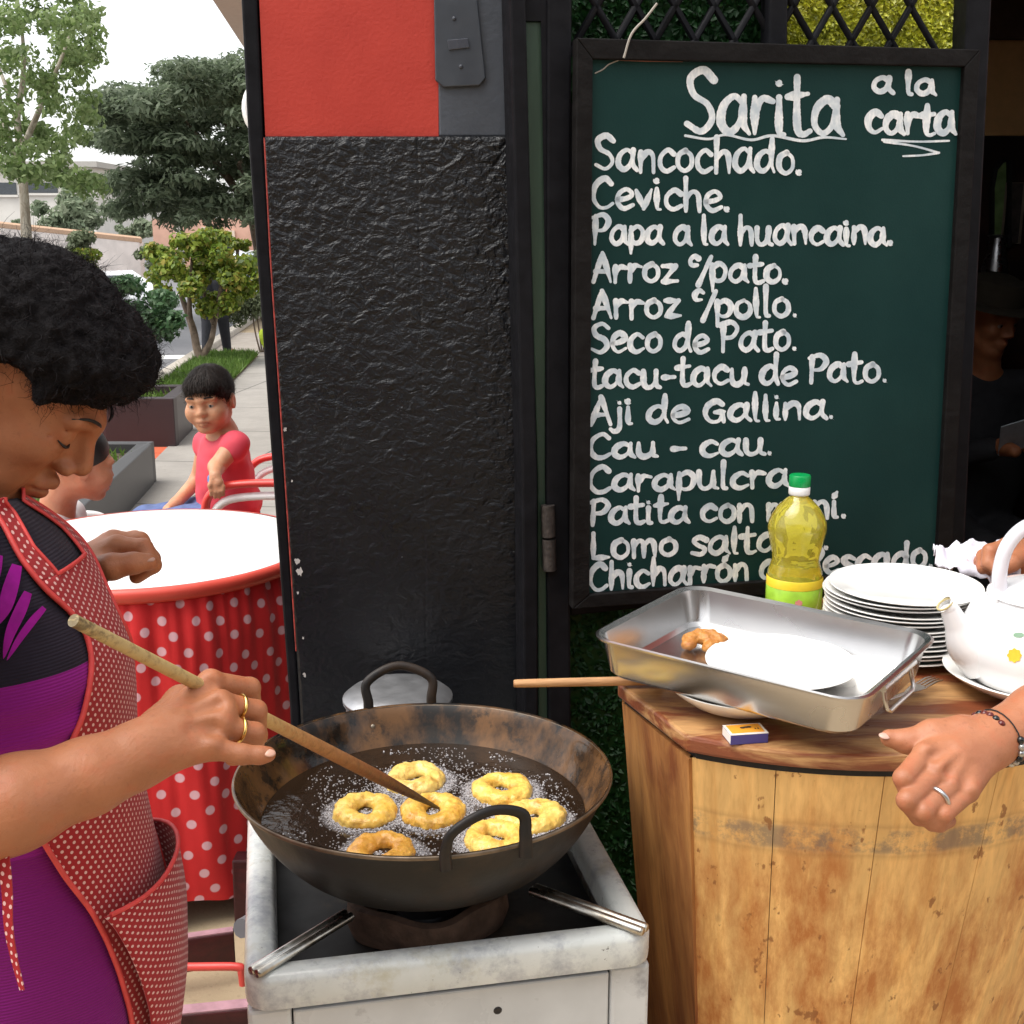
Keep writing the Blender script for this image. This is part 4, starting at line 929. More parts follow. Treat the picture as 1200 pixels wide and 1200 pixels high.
for s_ in (-1, 1):
    MB().box(kp_(s_*.073,.128), (.014,.022,.03), frame(kx)).build('handle_ear', M_['enamel'], ket, bevel=.004)
    MB().ell(kp_(s_*.066,.140, -.0115)+[0,-.0,0], (.0035,.003,.0035), None, 12, 8).build('rivet', M_['silver'], ho, smooth=180)
fl = MB(); gcol = MB()
def kb(px, py): 
    # place on the body's surface, nearest to the camera
    r = ray(px, py); best = None
    for t in np.linspace(1.2, 2.2, 1500):
        q = EYE+r*t; z = q[2]-kc[2]; rr = np.hypot(q[0]-kc[0], q[1]-kc[1])
        if 0 < z < .126 and rr < np.interp(z, [0,.006,.024,.05,.078,.106,.126], [.082,.094,.106,.112,.110,.098,.074]): return q
    return kc+[0,-.112,.05]
def decal(mb, px, py, r, n=9, ex=1, wob=.15, lift=.0012):
    pts = [kb(px+r*ex*math.cos(t)*(1+wob*math.cos(8*t)), py+r*math.sin(t)*(1+wob*math.cos(8*t))) for t in np.linspace(0, 2*PI, n*2, endpoint=False)]
    out = np.array([p + unit(np.array([p[0]-kc[0], p[1]-kc[1], .02]))*lift for p in pts]); mb.add(out, [tuple(range(len(out)))])
decal(fl, 1189, 768, 8, n=18, wob=.10); fl.build('flower', plain('flower_yellow', (.85,.55,.05), .3), ket)
decal(gcol, 1194, 744, 3.2, ex=2.0, wob=0); gcol.build('flower_leaf', plain('flower_green', (.20,.33,.22), .3), ket)
# ------------------------------------------------------------------ stove
ZS = .60
S0 = np.array([-.3395, 1.351, 0]); YS = math.atan2(.105, .520); RS = rotz(YS); SW, SD_ = .545, .66
def sl_(x, y, z): return S0 + RS@np.array([x, y, z])
stove = thing('gas_stove', sl_(SW/2, SD_/2, 0), 'worn white enamel gas stove with chrome support bars under the black wok', 'stove')
en = NT('worn_enamel'); eo = en.obj()
ec = en.mix(en.ramp(en.noise(eo, 5, 6, .6), [(.3,0),(.7,1)]), (.50,.53,.51), (.70,.71,.68))
ec = en.mix(en.math('MULTIPLY', en.ramp(en.noise(en.map(eo, (1,1,1)), 13, 8, .72), [(.47,0),(.64,1)]), .62), ec, (.17,.18,.24))
ec = en.mix(en.math('MULTIPLY', en.ramp(en.noise(en.map(eo, (1,1,1), loc=(3,1,2)), 7, 8, .75), [(.56,0),(.70,1)]), .55), ec, (.38,.34,.20))
ec = en.mix(en.ramp(en.noise(eo, 55, 5, .7), [(.67,0),(.71,1)]), ec, (.07,.06,.06))
en.P(Base_Color=ec, Roughness=en.ramp(en.noise(eo, 20, 4), [(.3,.2),(.7,.45)]), Coat_Weight=.2); en.bump(en.noise(eo, 60, 4), .1, .002)
cx_, cy_ = SW/2, SD_/2
G = [[sl_(cx_+x, cy_+y, z) for x, y in rrect(cx_+o, cy_+o, max(.035+o, .006))] for o, z in ((-.008,ZS-.052),(-.001,ZS-.048),(0,ZS-.040),(0,ZS-.012),(-.004,ZS-.004),(-.012,ZS),(-.034,ZS-.002),(-.040,ZS-.008),(-.043,ZS-.035))]
b = MB(); b.grid(np.array(G), closed_u=True); b.build('top_frame', en.m, stove, smooth=50)
enp = plain('enamel_panel', (.55,.57,.58), .3, var=.12, scale=7, dirt=((.22,.22,.24), 11, .58))
MB().box(sl_(cx_, .022, .27), (SW-.12, .012, .535), RS).build('front_panel', enp, stove, bevel=.003)
for x in (.030, SW-.030): MB().box(sl_(x, .030, .275), (.056, .03, .54), RS).build('corner_post', enp, stove, bevel=.006)
for x in (.012, SW-.012): MB().box(sl_(x, SD_/2+.02, .275), (.012, SD_-.1, .54), RS).build('side_panel', enp, stove, bevel=.003)
MB().box(sl_(cx_, SD_-.02, .275), (SW-.04, .012, .54), RS).build('back_panel', enp, stove, bevel=.003)
MB().box(sl_(cx_, cy_, .515), (SW-.06, SD_-.07, .012), RS).build('drip_tray', plain('burnt_tray', (.012,.010,.009), .55, 0, var=.6, scale=15, dirt=((.05,.035,.022), 12, .55)), stove)
MB().lathe([(.0,.0),(.004,.001),(.006,0)], sl_(.33, .016, .50), 12, RS@np.array([[1,0,0],[0,0,-1],[0,1,0.]])).build('screw', M_['dark_metal'], stove)
WC = np.array([-.128, 1.621, 0])
rust = plain('rusty_iron', (.115,.070,.048), .75, .3, var=.45, scale=30, bump=.5, bscale=90)
br = MB(); br.lathe([(.075,ZS-.080),(.108,ZS-.076),(.116,ZS-.052),(.112,ZS-.022),(.101,ZS-.020),(.096,ZS-.04),(.075,ZS-.06)], WC, 72, wob=lambda t, z: 1+.07*math.cos(5*t+.6))
bo = br.build('burner_ring', rust, stove, smooth=50)
MB().lathe([(0,ZS-.05),(.05,ZS-.05),(.06,ZS-.07),(.06,ZS-.085)], WC, 32).build('burner_head', M_['dark_metal'], stove, smooth=40)
chrome = NT('stained_chrome'); co = chrome.obj(); chrome.P(Base_Color=chrome.mix(chrome.ramp(chrome.noise(co, 16, 5), [(.45,0),(.7,1)]), (.55,.54,.50), (.16,.11,.06)), Metallic=1.0, Roughness=chrome.ramp(chrome.noise(co, 25, 4), [(.3,.18),(.7,.45)]))
for (p0, p1) in (((297,1140),(408,1072)), ((756,1090),(625,1042))):
    a, b_ = aZ(*p0, ZS+.006), aZ(*p1, ZS+.004); d = unit(b_-a); s_ = np.cross(d, [0,0,1]); t_ = MB()
    for k_ in (-1, 1): t_.tube([a+s_*k_*.0055, a+s_*k_*.0055+d*.002, b_+s_*k_*.0055], [.005,.0065,.0065], 10)
    t_.build('support_bar', chrome.m, stove, smooth=60)
for (x, y) in ((.03,SD_-.03),(SW-.03,SD_-.03)):
    a = sl_(x, y, ZS+.004); d = unit(WC+[0,0,ZS+.004]-a); MB().tube([a, a+d*.22], .008, 8).build('support_bar', chrome.m, stove, smooth=60)
# gas hose stub at the left rear corner
q = aZ(283, 1088, .42); MB().tube(spline([q, q+[.02,.05,-.02], q+[.06,.12,-.1]], 5), .016, 10).build('gas_valve', plain('grey_rubber', (.13,.13,.14), .6), stove, smooth=60)

# ------------------------------------------------------------------ wok, oil, fritters
ZR = .759
TIL = rad(1.9); RT_ = np.array(Matrix.Rotation(-TIL, 3, 'X')); ZB = ZS+.006
def tl(prof): p = np.array(prof, float); p[:,1] -= ZB; return p
wok = thing('wok', WC+[0,0,ZS+.006], 'big round black iron wok full of frying oil on the white stove', 'wok')
iron = NT('wok_iron'); io = iron.obj()
ic = iron.mix(iron.noise(io, 7, 6), (.007,.0065,.0065), (.018,.016,.015)); ic = iron.mix(iron.math('MULTIPLY', iron.ramp(iron.noise(io, 5.5, 7, .7), [(.54,0),(.66,1)]), .7), ic, (.036,.022,.014))
ic = iron.mix(iron.ramp(iron.noise(io, 70, 5, .7), [(.70,0),(.74,1)]), ic, (.16,.15,.14))
iron.P(Base_Color=ic, Roughness=iron.ramp(iron.noise(io, 14, 5), [(.3,.38),(.7,.6)]), Metallic=0.0, Specular_IOR_Level=.3); iron.bump(iron.noise(io, 55, 5), .25, .003)
inn = NT('wok_inside'); io = inn.obj(); z = inn.sep(io)[2]
ang = inn.map(io, (1,1,.5))
ic = inn.mix(inn.ramp(inn.noise(ang, 9, 6, .65), [(.42,0),(.58,1)]), (.010,.008,.007), (.15,.072,.027))
y_ = inn.sep(io)[1]
ic = inn.mix(inn.math('MULTIPLY', inn.ramp(inn.noise(io, 26, 6, .7), [(.52,0),(.62,1)]), .8), ic, (.013,.011,.009))
inn.P(Base_Color=ic, Roughness=inn.ramp(inn.noise(io, 5, 5, .6), [(.46,.12),(.56,.5)]), Metallic=.2); inn.bump(inn.noise(io, 40, 5), .15, .003)
op = [(0,ZS+.006),(.085,ZS+.0075),(.14,ZS+.018),(.185,ZS+.039),(.222,ZS+.074),(.248,ZS+.112),(.264,ZR-.012),(.271,ZR-.001),(.2725,ZR+.001),(.270,ZR+.0015)]
op = np.array(op); fine = np.stack([np.interp(np.linspace(0,9,60), range(10), spline(op, 1)[:,0]), np.interp(np.linspace(0,9,60), range(10), spline(op, 1)[:,1])], 1)
opS = spline(op, 5)
MB().lathe(tl(opS), WC+[0,0,ZB], 96, RT_).build('wok_bowl', iron.m, wok, smooth=180)
ip = opS[:-8].copy(); ip[:,1] += .0032; ip[:,0] -= .0006; ip[0,0] = 0; ip = np.vstack([ip, [[.2690, ZR+.0016]]])
MB().lathe(tl(ip), WC+[0,0,ZB], 96, RT_).build('inner_surface', inn.m, wok, smooth=180)
MB().lathe(tl([(.2688,ZR+.0005),(.2705,ZR+.0026),(.2728,ZR+.0022),(.2736,ZR),(.2728,ZR-.003)]), WC+[0,0,ZB], 96, RT_).build('rim', plain('worn_rim', (.16,.12,.085), .4, .6, var=.5, scale=30), wok, smooth=70)
def whandle(pts, rim_pts, nm):
    t_ = MB(); t_.tube(spline(pts, 7), [.0095,.0080,.0078,.0080,.0095], 10, flat=.7); h_ = t_.build('handle', iron.m, wok, smooth=70)
    for q in rim_pts: MB().ell(q, (.006,.006,.006), None, 10, 8).build('rivet', plain('rivet_steel', (.30,.26,.20), .4, .7), wok, smooth=180)
d = P(558, 950, 1.0)  # direction helper only
def on_rim(px, py, side):
    th = np.linspace(0, 2*PI, 1440); pts = WC+[0,0,ZB]+np.stack([.270*np.cos(th), .270*np.sin(th), np.full(1440, ZR-ZB)], 1)@RT_.T; x, y = proj(pts)
    ok = (np.sin(th) > 0) if side > 0 else (np.sin(th) < 0); i = np.argmin(np.where(ok, abs(x-px), 1e9)); return pts[i]
a, b_ = on_rim(432, 830, 1), on_rim(506, 822, 1); o_ = unit((a+b_)/2-WC-[0,0,ZR])
oo = o_*.006
whandle([a+oo+[0,0,-.03], a+oo+[0,0,.01], a+oo*2.2+[0,0,.045], (a+b_)/2+oo*4+[0,0,.066], b_+oo*2.2+[0,0,.045], b_+oo+[0,0,.01], b_+oo+[0,0,-.03]], [a-oo*1.4+[0.004,0,-.026], b_-oo*1.4+[-.004,0,-.026]], 'b')
a, b_ = on_rim(521, 1010, -1), on_rim(614, 1000, -1); o_ = unit((a+b_)/2-WC-[0,0,ZR]); oo = o_*.007
whandle([a+oo+[0,0,-.014], a+oo*.8+[0,0,.012], a+oo*.6+[.012,0,.037], (a+b_)/2+oo*.5+[.006,0,.054], b_+oo*.6+[-.004,0,.042], b_+oo*.8+[0,0,.014], b_+oo+[0,0,-.016]], [], 'f')
ZO = .697
def ro_at(t):
    r = .2
    for _ in range(8): r = float(np.interp(ZO + r*math.sin(t)*math.tan(TIL), ip[:-1,1], ip[:-1,0]))
    return r-.0012
RO = min(ro_at(t) for t in np.linspace(0, 6.28, 60))
ol = NT('hot_oil'); fo_ = ol.attr('foam'); oo_ = ol.obj()
fm = ol.ramp(ol.math('ADD', fo_, ol.math('MULTIPLY', ol.math('SUBTRACT', ol.noise(oo_, 30, 6, .7), .5), .9)), [(.30,0),(.75,1)])
cellp = ol.ramp(ol.vor(ol.mix(.004, oo_, ol.noise(oo_, 200, 2, out='Color')), 330, dim='2D'), [(.25,0),(.55,1)])
ol.P(Base_Color=ol.mix(ol.math('MULTIPLY', fm, cellp), (.020,.011,.006), (.42,.39,.40)), Roughness=ol.mix(fm, (.035,)*3, (.16,)*3), Specular_IOR_Level=.6, IOR=1.47)
ol.bump(ol.math('ADD', ol.math('MULTIPLY', ol.noise(oo_, 45, 4), .5), ol.math('MULTIPLY', fm, ol.vor(oo_, 330, dim='2D'))), .8, .004)
fr_oil = thing('frying_oil', WC+[0,0,ZO], 'dark bubbling hot oil inside the black wok', 'cooking oil')
oil_grid = [[WC+np.array([ro_at(t)*k_*math.cos(t), ro_at(t)*k_*math.sin(t), ZO]) for t in np.linspace(0, 2*PI, 145)[:-1]] for k_ in np.linspace(.01, 1, 50)]
rings = [(428,951,.0305,0),(487,914,.0295,1),(508,951,.0305,2),(588,926,.030,3),(622,958,.030,4),(582,984,.030,5),(447,1000,.0305,6)]
ringc = []
dough_l = ['round golden fritter floating farthest left in the wok oil','pale fritter crossed by the wooden stick at the back of the oil','golden fritter under the dark tip of the wooden stick','golden fritter floating at the back right of the wok','pale yellow fritter nearest the right wall of the wok','fritter seen through the loop of the wok\'s front handle','deep golden fritter half hidden by the wok\'s near rim on the left']
dcols = [((.76,.45,.07),(.88,.62,.17)),((.80,.55,.14),(.86,.64,.22)),((.72,.38,.05),(.86,.56,.12)),((.78,.46,.07),(.90,.62,.15)),((.80,.52,.11),(.88,.64,.20)),((.82,.50,.08),(.88,.60,.15)),((.60,.27,.035),(.76,.42,.08))]
for i, (px, py, R_, sd) in enumerate(rings):
    c = aZ(px, py, ZO+.003); R_ *= 1.08; ringc.append(c); g = np.random.default_rng(40+sd); S = Sdf(); n_ = 18; ph = g.uniform(0, 6)
    for k_ in range(n_):
        t = 2*PI*k_/n_; rr = R_*(1+g.normal()*.025+.09*math.sin(2*t+ph)); r0 = .0155*(1+g.normal()*.05+.11*math.sin(2*t+ph*1.7))
        S.ell(c+np.array([rr*math.cos(t), rr*math.sin(t), g.normal()*.0012]), (r0, r0, r0*.8), k=.006)
    V, Q = S.mesh(.0022); nn = vnormals(V, Q); V = V + nn*np.array([[mnoise.noise(Vector(v*95))*.0026+mnoise.noise(Vector(v*230))*.0011] for v in V])
    dm = NT('fritter_crust'); do = dm.obj(); A, B = dcols[i]
    dc = dm.mix(dm.ramp(dm.noise(do, 26, 6, .6), [(.35,0),(.65,1)]), A, B); dc = dm.mix(dm.math('MULTIPLY', dm.ramp(dm.noise(do, 45, 6, .7), [(.50,0),(.64,1)]), .65), dc, (.46,.19,.02))
    dm.P(Base_Color=dc, Roughness=.38, Subsurface_Weight=.15, Subsurface_Radius=(.01,.005,.002), Subsurface_Scale=.4, Coat_Weight=.25); dm.bump(dm.noise(do, 150, 5), .6, .003)
    o = build('ring_fritter', V, Q, dm.m, smooth=180); tag(o, dough_l[i], 'fritter', 'ring fritters frying in the wok')
OG = np.array(oil_grid).reshape(-1,3); dd = np.min([np.abs(np.linalg.norm(OG[:,:2]-c[:2], axis=1)-.044) for c in ringc], axis=0); fa_ = np.exp(-(dd/.020)**2)
b = MB(); b.grid(oil_grid, closed_u=True); b.F.append(tuple(range(143,-1,-1))); b.build('surface', ol.m, fr_oil, smooth=60, attrs={'foam': fa_})
bb = MB(); g = np.random.default_rng(2); nb = 0; tries = 0; BV = []; 
while nb < 8500 and tries < 200000:
    tries += 1; 
    if g.uniform() < .75:
        c = ringc[g.integers(len(ringc))]; t = g.uniform(0, 2*PI); r_ = abs(g.normal(.0, .0075 if g.uniform() < .6 else .02))+.042 if g.uniform() < .92 else g.uniform(0, .014); q = np.array([c[0]+r_*math.cos(t), c[1]+r_*math.sin(t)])
    else:
        t = g.uniform(0, 2*PI); r_ = RO*math.sqrt(g.uniform()); q = WC[:2]+np.array([r_*math.cos(t), r_*math.sin(t)])
        if mnoise.noise(Vector((q[0]*14, q[1]*14, 3.3))) < .0: continue
    if np.hypot(*(q-WC[:2])) > RO-.006: continue
    if any(abs(np.hypot(*(q-c[:2]))-.030) < .0145 for c in ringc): continue
    s_ = abs(g.normal(0, .0007))+.0006; bb.ell((q[0], q[1], ZO+s_*.25), (s_, s_, s_*.8), None, 5, 4); nb += 1
bub = NT('oil_bubbles'); bub.P(Base_Color=(.62,.60,.62), Roughness=.08, Specular_IOR_Level=.9, Alpha=.5)
bb.build('bubbles', bub.m, fr_oil, smooth=180, kind='stuff')
# stirring stick
tip = aZ(514, 947, ZO+.012); st0 = P(86, 727, 1.085); sd_ = tip-st0
pts = [st0+sd_*t for t in np.linspace(0, 1, 30)]
sm = NT('stick_wood'); a_ = sm.attr('along'); so_ = sm.obj(); dirn = frame(sd_); ml = sm.n('ShaderNodeMapping'); 
g1 = sm.noise(sm.map(so_, (12,40,40), (0,0,0)), 5, 6, .6)
base = sm.ramp(sm.math('ADD', a_, sm.math('MULTIPLY', sm.math('SUBTRACT', g1, .5), .25)), [(0,(.16,.12,.055)),(.05,(.46,.34,.15)),(.35,(.52,.36,.14)),(.50,(.42,.20,.07)),(.75,(.26,.09,.028)),(.9,(.06,.02,.009)),(1,(.012,.007,.005))])
base = sm.mix(sm.math('MULTIPLY', sm.ramp(sm.noise(so_, 90, 5, .7), [(.5,0),(.68,1)]), .5), base, (.12,.06,.02))
sm.P(Base_Color=base, Roughness=.5); sm.bump(sm.noise(so_, 140, 5), .4, .003)
t_ = MB(); t_.tube(pts, [.0062,.0066,.0070,.0074,.0078,.0084,.0088,.0086,.0058,.0018], 16)
V = np.vstack(t_.V); al = np.clip(((V-st0)@sd_)/np.dot(sd_, sd_), 0, 1)
stick = t_.build('cooking_stick', sm.m, smooth=60, attrs={'along': al}); tag(stick, 'long wooden stirring stick held by the cook, burnt dark at its tip', 'stick')
# aluminium pot behind the wok
pq = np.array([-.20, 1.985, ZS]); alu = plain('dull_aluminium', (.40,.40,.41), .42, .85, var=.2, scale=14, bump=.1)
pot = thing('aluminium_pot', pq, 'dull grey aluminium pot standing behind the wok', 'pot')
MB().lathe([(0,.0),(.085,0),(.090,.008),(.0905,.108),(.094,.116),(.096,.119),(.0925,.119),(.0870,.108),(.088,.01),(0,.008)], pq+[0,0,.006], 56).build('pot_body', alu, pot, smooth=40)
MB().lathe([(.095,.124),(.096,.127),(.084,.137),(.05,.142),(0,.1425)], pq+[0,0,.004], 56).build('lid', alu, pot, smooth=60)

# ------------------------------------------------------------------ round table with dotted skirt
TC = np.array([-.875, 2.82, 0]); TR = .385; TZ = .79
table = thing('round_table', TC, 'round table with white plastic top, red rim and red polka dot skirt', 'table')
MB().lathe([(0,TZ),(TR-.012,TZ),(TR-.004,TZ-.003),(TR-.002,TZ-.008),(0,TZ-.008)], TC, 96).build('tabletop', M_['white_plastic'], table, smooth=40)
MB().lathe([(TR-.004,TZ-.001),(TR+.006,TZ-.002),(TR+.012,TZ-.012),(TR+.010,TZ-.026),(TR+.002,TZ-.034),(TR-.02,TZ-.034),(TR-.02,TZ-.010)], TC, 96).build('rim', plain('rim_red', (.66,.075,.05), .4, var=.08), table, smooth=60)
n_ = 360; m_ = 26; G = []; U = []
g = np.random.default_rng(12); fa = [(int(k_), g.uniform(0, 6), a_) for k_, a_ in ((9,.016),(14,.010),(23,.006),(5,.012))]
def fold_(t, w_): return sum(a_*math.sin(k_*t+ph+.5*math.sin(3*t+ph)) for k_, ph, a_ in fa)*w_ + .0035*math.sin(58*t+2*math.sin(5*t))*(1-w_*.85)
for j in range(m_):
    v = j/(m_-1); row = []; ur = []; s_ = 0; prev = None
    for i in range(n_+1):
        t = 2*PI*i/n_; w_ = v**.8; r_ = TR-.006+.012*min(1, v*8)+.030*v+.050*w_*mnoise.noise(Vector((2.6*math.cos(t), 2.6*math.sin(t), v*.9)))+.020*w_*mnoise.noise(Vector((7*math.cos(t)+4, 7*math.sin(t), v*1.4)))+.009*(1-v*.6)*mnoise.noise(Vector((17*math.cos(t)+9, 17*math.sin(t), v*2.2)))+.004*(1-v)**2*mnoise.noise(Vector((40*math.cos(t), 40*math.sin(t), v*3)))
        zb = .07+.06*mnoise.noise(Vector((3*math.cos(t), 3*math.sin(t), 7.7)))+.02*math.sin(9*t+fa[0][1]); z_ = (TZ-.033)*(1-v)+zb*v
        q = TC+np.array([r_*math.cos(t), r_*math.sin(t), z_]); row.append(q); ur.append((t*(TR+.04), (TZ-z_)))
    G.append(row); U.append(ur)
skm = dots_mat('skirt_dots', (.60,.020,.022), (.72,.42,.46), .050, .20, .62, jitter=.22, rough=.6)
b = MB(); b.grid(np.array(G), np.array(U)); b.build('skirt', skm, table, smooth=180, useuv=True)
mar = wood_mat('maroon_wood', (.060,.008,.010), (.035,.006,.008), (6,6,6), rough=.45)
for (x, y) in ((.21,-.21),(-.21,-.21),(.21,.21),(-.21,.21)): MB().box(TC+[x,y,.37], (.045,.045,.74)).build('leg', mar, table, bevel=.004)
MB().box(TC+[0,0,.742], (.5,.5,.028)).build('apron_board', mar, table)
# low maroon bench frame under the cooking place
bn = thing('maroon_bench', aZ(240, 1140, 0), 'low dark maroon wooden bench frame on the ground between the apron and the stove', 'bench')
mpl = plain('maroon_lit_top', (.34,.19,.22), .5, var=.2, scale=40)  # paler pink paints the light on the rails' upper faces
def beam(p0, p1, z, h, wd, nm='rail'):
    a, b_ = aZ(*p0, z), aZ(*p1, z); d = unit(b_-a); L = np.linalg.norm(b_-a)
    o = MB().box((a+b_)/2-[0,0,h/2], (L, wd, h), frame(d)).build(nm, mar, bn, bevel=.003); MB().box((a+b_)/2+[0,0,.002], (L-.004, wd-.004, .003), frame(d)).build('lit_top', mpl, o); return o
beam((120,1112), (274,1090), .12, .075, .022); beam((100,1196), (320,1174), .16, .085, .03)
a = aZ(285, 1108, .0); b_ = aZ(262, 1012, .16); MB().box([a[0], a[1]+.08, .085], (.06,.05,.17), frame([0,.05,1.])@np.array([[0,0,1],[0,1,0],[1,0,0.]])).build('leg', mar, bn, bevel=.004)
a = aZ(312, 1060, .0); MB().box(a+[0,.1,.085], (.05,.05,.17)).build('leg', mar, bn, bevel=.004)
a, b_ = aZ(170, 1133, .09), aZ(278, 1133, .09); MB().tube(spline([a, (a+b_)/2, b_, b_+[.008,0,-.012], b_+[.010,0,-.04]], 5), .0085, 8).build('red_rod', plain('red_rod', (.60,.06,.05), .35), bn, smooth=60)

# ------------------------------------------------------------------ plastic chairs
def chair(loc, yaw, m, label, group='plastic chairs by the pavement'):
    loc = np.array(loc, float); R = rotz(yaw)                           # faces local +x
    r = thing('plastic_chair', loc, label, 'chair', group)
    T = lambda *p: loc + R@np.array(p, float)
    G = [[T(x, y*(1-.10*(x < -.1)), .43-.018*math.cos(y*6)*math.cos(x*5)+.012*(x > .18)) for y in np.linspace(-.22, .22, 12)] for x in np.linspace(-.20, .22, 12)]
    b = MB(); b.grid(np.array(G)); b.build('seat', m, r, smooth=60, solid=.012)
    G = []
    for z_ in np.linspace(.42, .82, 10):
        s_ = .22*(1-.18*max(0, (z_-.70)/.12)**2); G.append([T(-.19-.16*(z_-.42)/.4-.05*(1-(y/.22)**2), y*s_/.22, z_) for y in np.linspace(-.22, .22, 12)])
    b = MB(); b.grid(np.array(G)); b.build('backrest', m, r, smooth=60, solid=.012)
    for s_ in (-1, 1):
        t_ = MB(); t_.tube(spline([T(-.30, s_*.235, .67), T(-.1, s_*.255, .675), T(.10, s_*.26, .67), T(.19, s_*.26, .645), T(.225, s_*.255, .58), T(.225, s_*.245, .43)], 6), .020, 10, flat=.7); t_.build('armrest', m, r, smooth=70)
        for x, sp in ((.22, .05), (-.21, -.08)):
            t_ = MB(); t_.tube([T(x, s_*.235, .44), T(x+sp, s_*.26, 0)], [.026,.019], 8); t_.build('leg', m, r, smooth=70)
    return r
chair((-.76,4.16,0), PI-.06, M_['white_plastic'], 'white plastic armchair nested under the boy\'s red one')
chair((-.78,4.15,.045), PI-.06, M_['red_plastic'], 'red plastic armchair in which the boy sits sideways')
chair((-.66,4.95,0), PI+.25, M_['white_plastic'], 'white plastic armchair standing behind the boy next to the pillar')
chair((-1.25,3.38,0), .75, M_['white_plastic'], 'white plastic armchair of the child half hidden behind the old woman\'s face')

# ------------------------------------------------------------------ dark restaurant interior at the right
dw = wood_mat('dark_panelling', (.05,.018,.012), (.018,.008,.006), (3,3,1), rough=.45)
tan = plain('tan_wall', (.75,.43,.18), .8, var=.08)
def wall(name, lo, hi, m, label): 
    lo, hi = np.array(lo, float), np.array(hi, float); o = MB().box((lo+hi)/2, hi-lo).build(name, m); return tag(o, label, 'wall')
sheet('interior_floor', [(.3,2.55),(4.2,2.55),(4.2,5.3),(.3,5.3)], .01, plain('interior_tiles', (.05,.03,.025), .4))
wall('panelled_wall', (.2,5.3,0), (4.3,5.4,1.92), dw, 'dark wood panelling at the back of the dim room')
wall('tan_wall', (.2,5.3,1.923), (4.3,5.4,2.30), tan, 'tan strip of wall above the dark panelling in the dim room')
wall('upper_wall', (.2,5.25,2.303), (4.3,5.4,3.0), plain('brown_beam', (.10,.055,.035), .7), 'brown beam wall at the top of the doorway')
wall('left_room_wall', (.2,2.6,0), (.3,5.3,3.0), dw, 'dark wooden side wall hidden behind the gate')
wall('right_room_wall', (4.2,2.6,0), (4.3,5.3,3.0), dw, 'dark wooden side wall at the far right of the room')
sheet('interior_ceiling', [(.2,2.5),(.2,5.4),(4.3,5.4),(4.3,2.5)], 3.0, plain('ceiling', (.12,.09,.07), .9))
wall('facade_wall', (1.42,2.5,0), (5.5,2.6,3.2), plain('facade_red', (.5,.08,.05), .7), 'red facade wall beyond the doorway')  # unseen wall, brought close to the doorway to keep the room dark
mirror = thing('wall_mirror', aY(1172, 240, 5.28), 'round topped mirror with a green reflection painted in its glass on the dark panelling', 'mirror')
pts = [aY(x, y, 5.27) for x, y in ((1162,290),(1182,290),(1182,188),(1174,188),(1166,198),(1162,220))]
V = pts+[p+[0,.025,0] for p in pts]; n_ = 6; build('glass', V, [tuple(range(n_))[::-1]]+[(k_,(k_+1)%n_,n_+(k_+1)%n_,n_+k_) for k_ in range(n_)], plain('mirror_painted_reflection', (.22,.34,.13), .15, var=.4, scale=12), mirror)  # green reflection is painted as the glass colour
t_ = MB(); t_.tube([p-[0,.005,0] for p in pts], .012, 6, closed=True); t_.build('frame', M_['black_matte'], mirror)
pf = thing('picture_frame', aY(1186, 250, 5.28), 'thin framed picture hanging on the dark panelling beside the mirror', 'picture')
a = aY(1186, 250, 5.28); MB().box(a, (.075,.02,.25)).build('print', plain('print', (.06,.05,.045), .5, var=.5, scale=30), pf); t_ = MB(); t_.tube([a+[sx*.038,-.012,sz*.125] for sx, sz in ((-1,-1),(1,-1),(1,1),(-1,1))], .006, 6, closed=True); t_.build('frame', plain('pale_frame', (.25,.2,.15), .5), pf)
cj = aY(1166, 315, 4.9); MB().lathe([(0,-.12),(.05,-.12),(.052,.0),(.035,.07),(.03,.12),(.04,.13),(0,.135)], cj, 24).build('metal_jug', M_['silver'], smooth=50); tag(bpy.data.objects['metal_jug'], 'shiny metal jug on the sideboard in the dim room', 'jug')
sb = thing('sideboard', (2.2,4.95,0), 'dark wooden sideboard along the back of the dim room', 'cabinet')
zt = cj[2]-.121; MB().box((2.2,4.95,zt-.02), (1.6,.5,.04)).build('top', dw, sb, bevel=.004); MB().box((2.2,4.96,(zt-.04)/2), (1.5,.44,zt-.041)).build('body', dw, sb, bevel=.004)
cut = MB()
for k_ in range(9):
    a = aY(1172+k_*4, 352-k_*3, 4.85); cut.tube([a, a+[.16,.02,.10]], [.009,.006], 6)
tag(cut.build('cutlery_bundle', M_['silver'], smooth=60), 'bundle of shiny metal cutlery beside the jug in the dim room', 'cutlery')
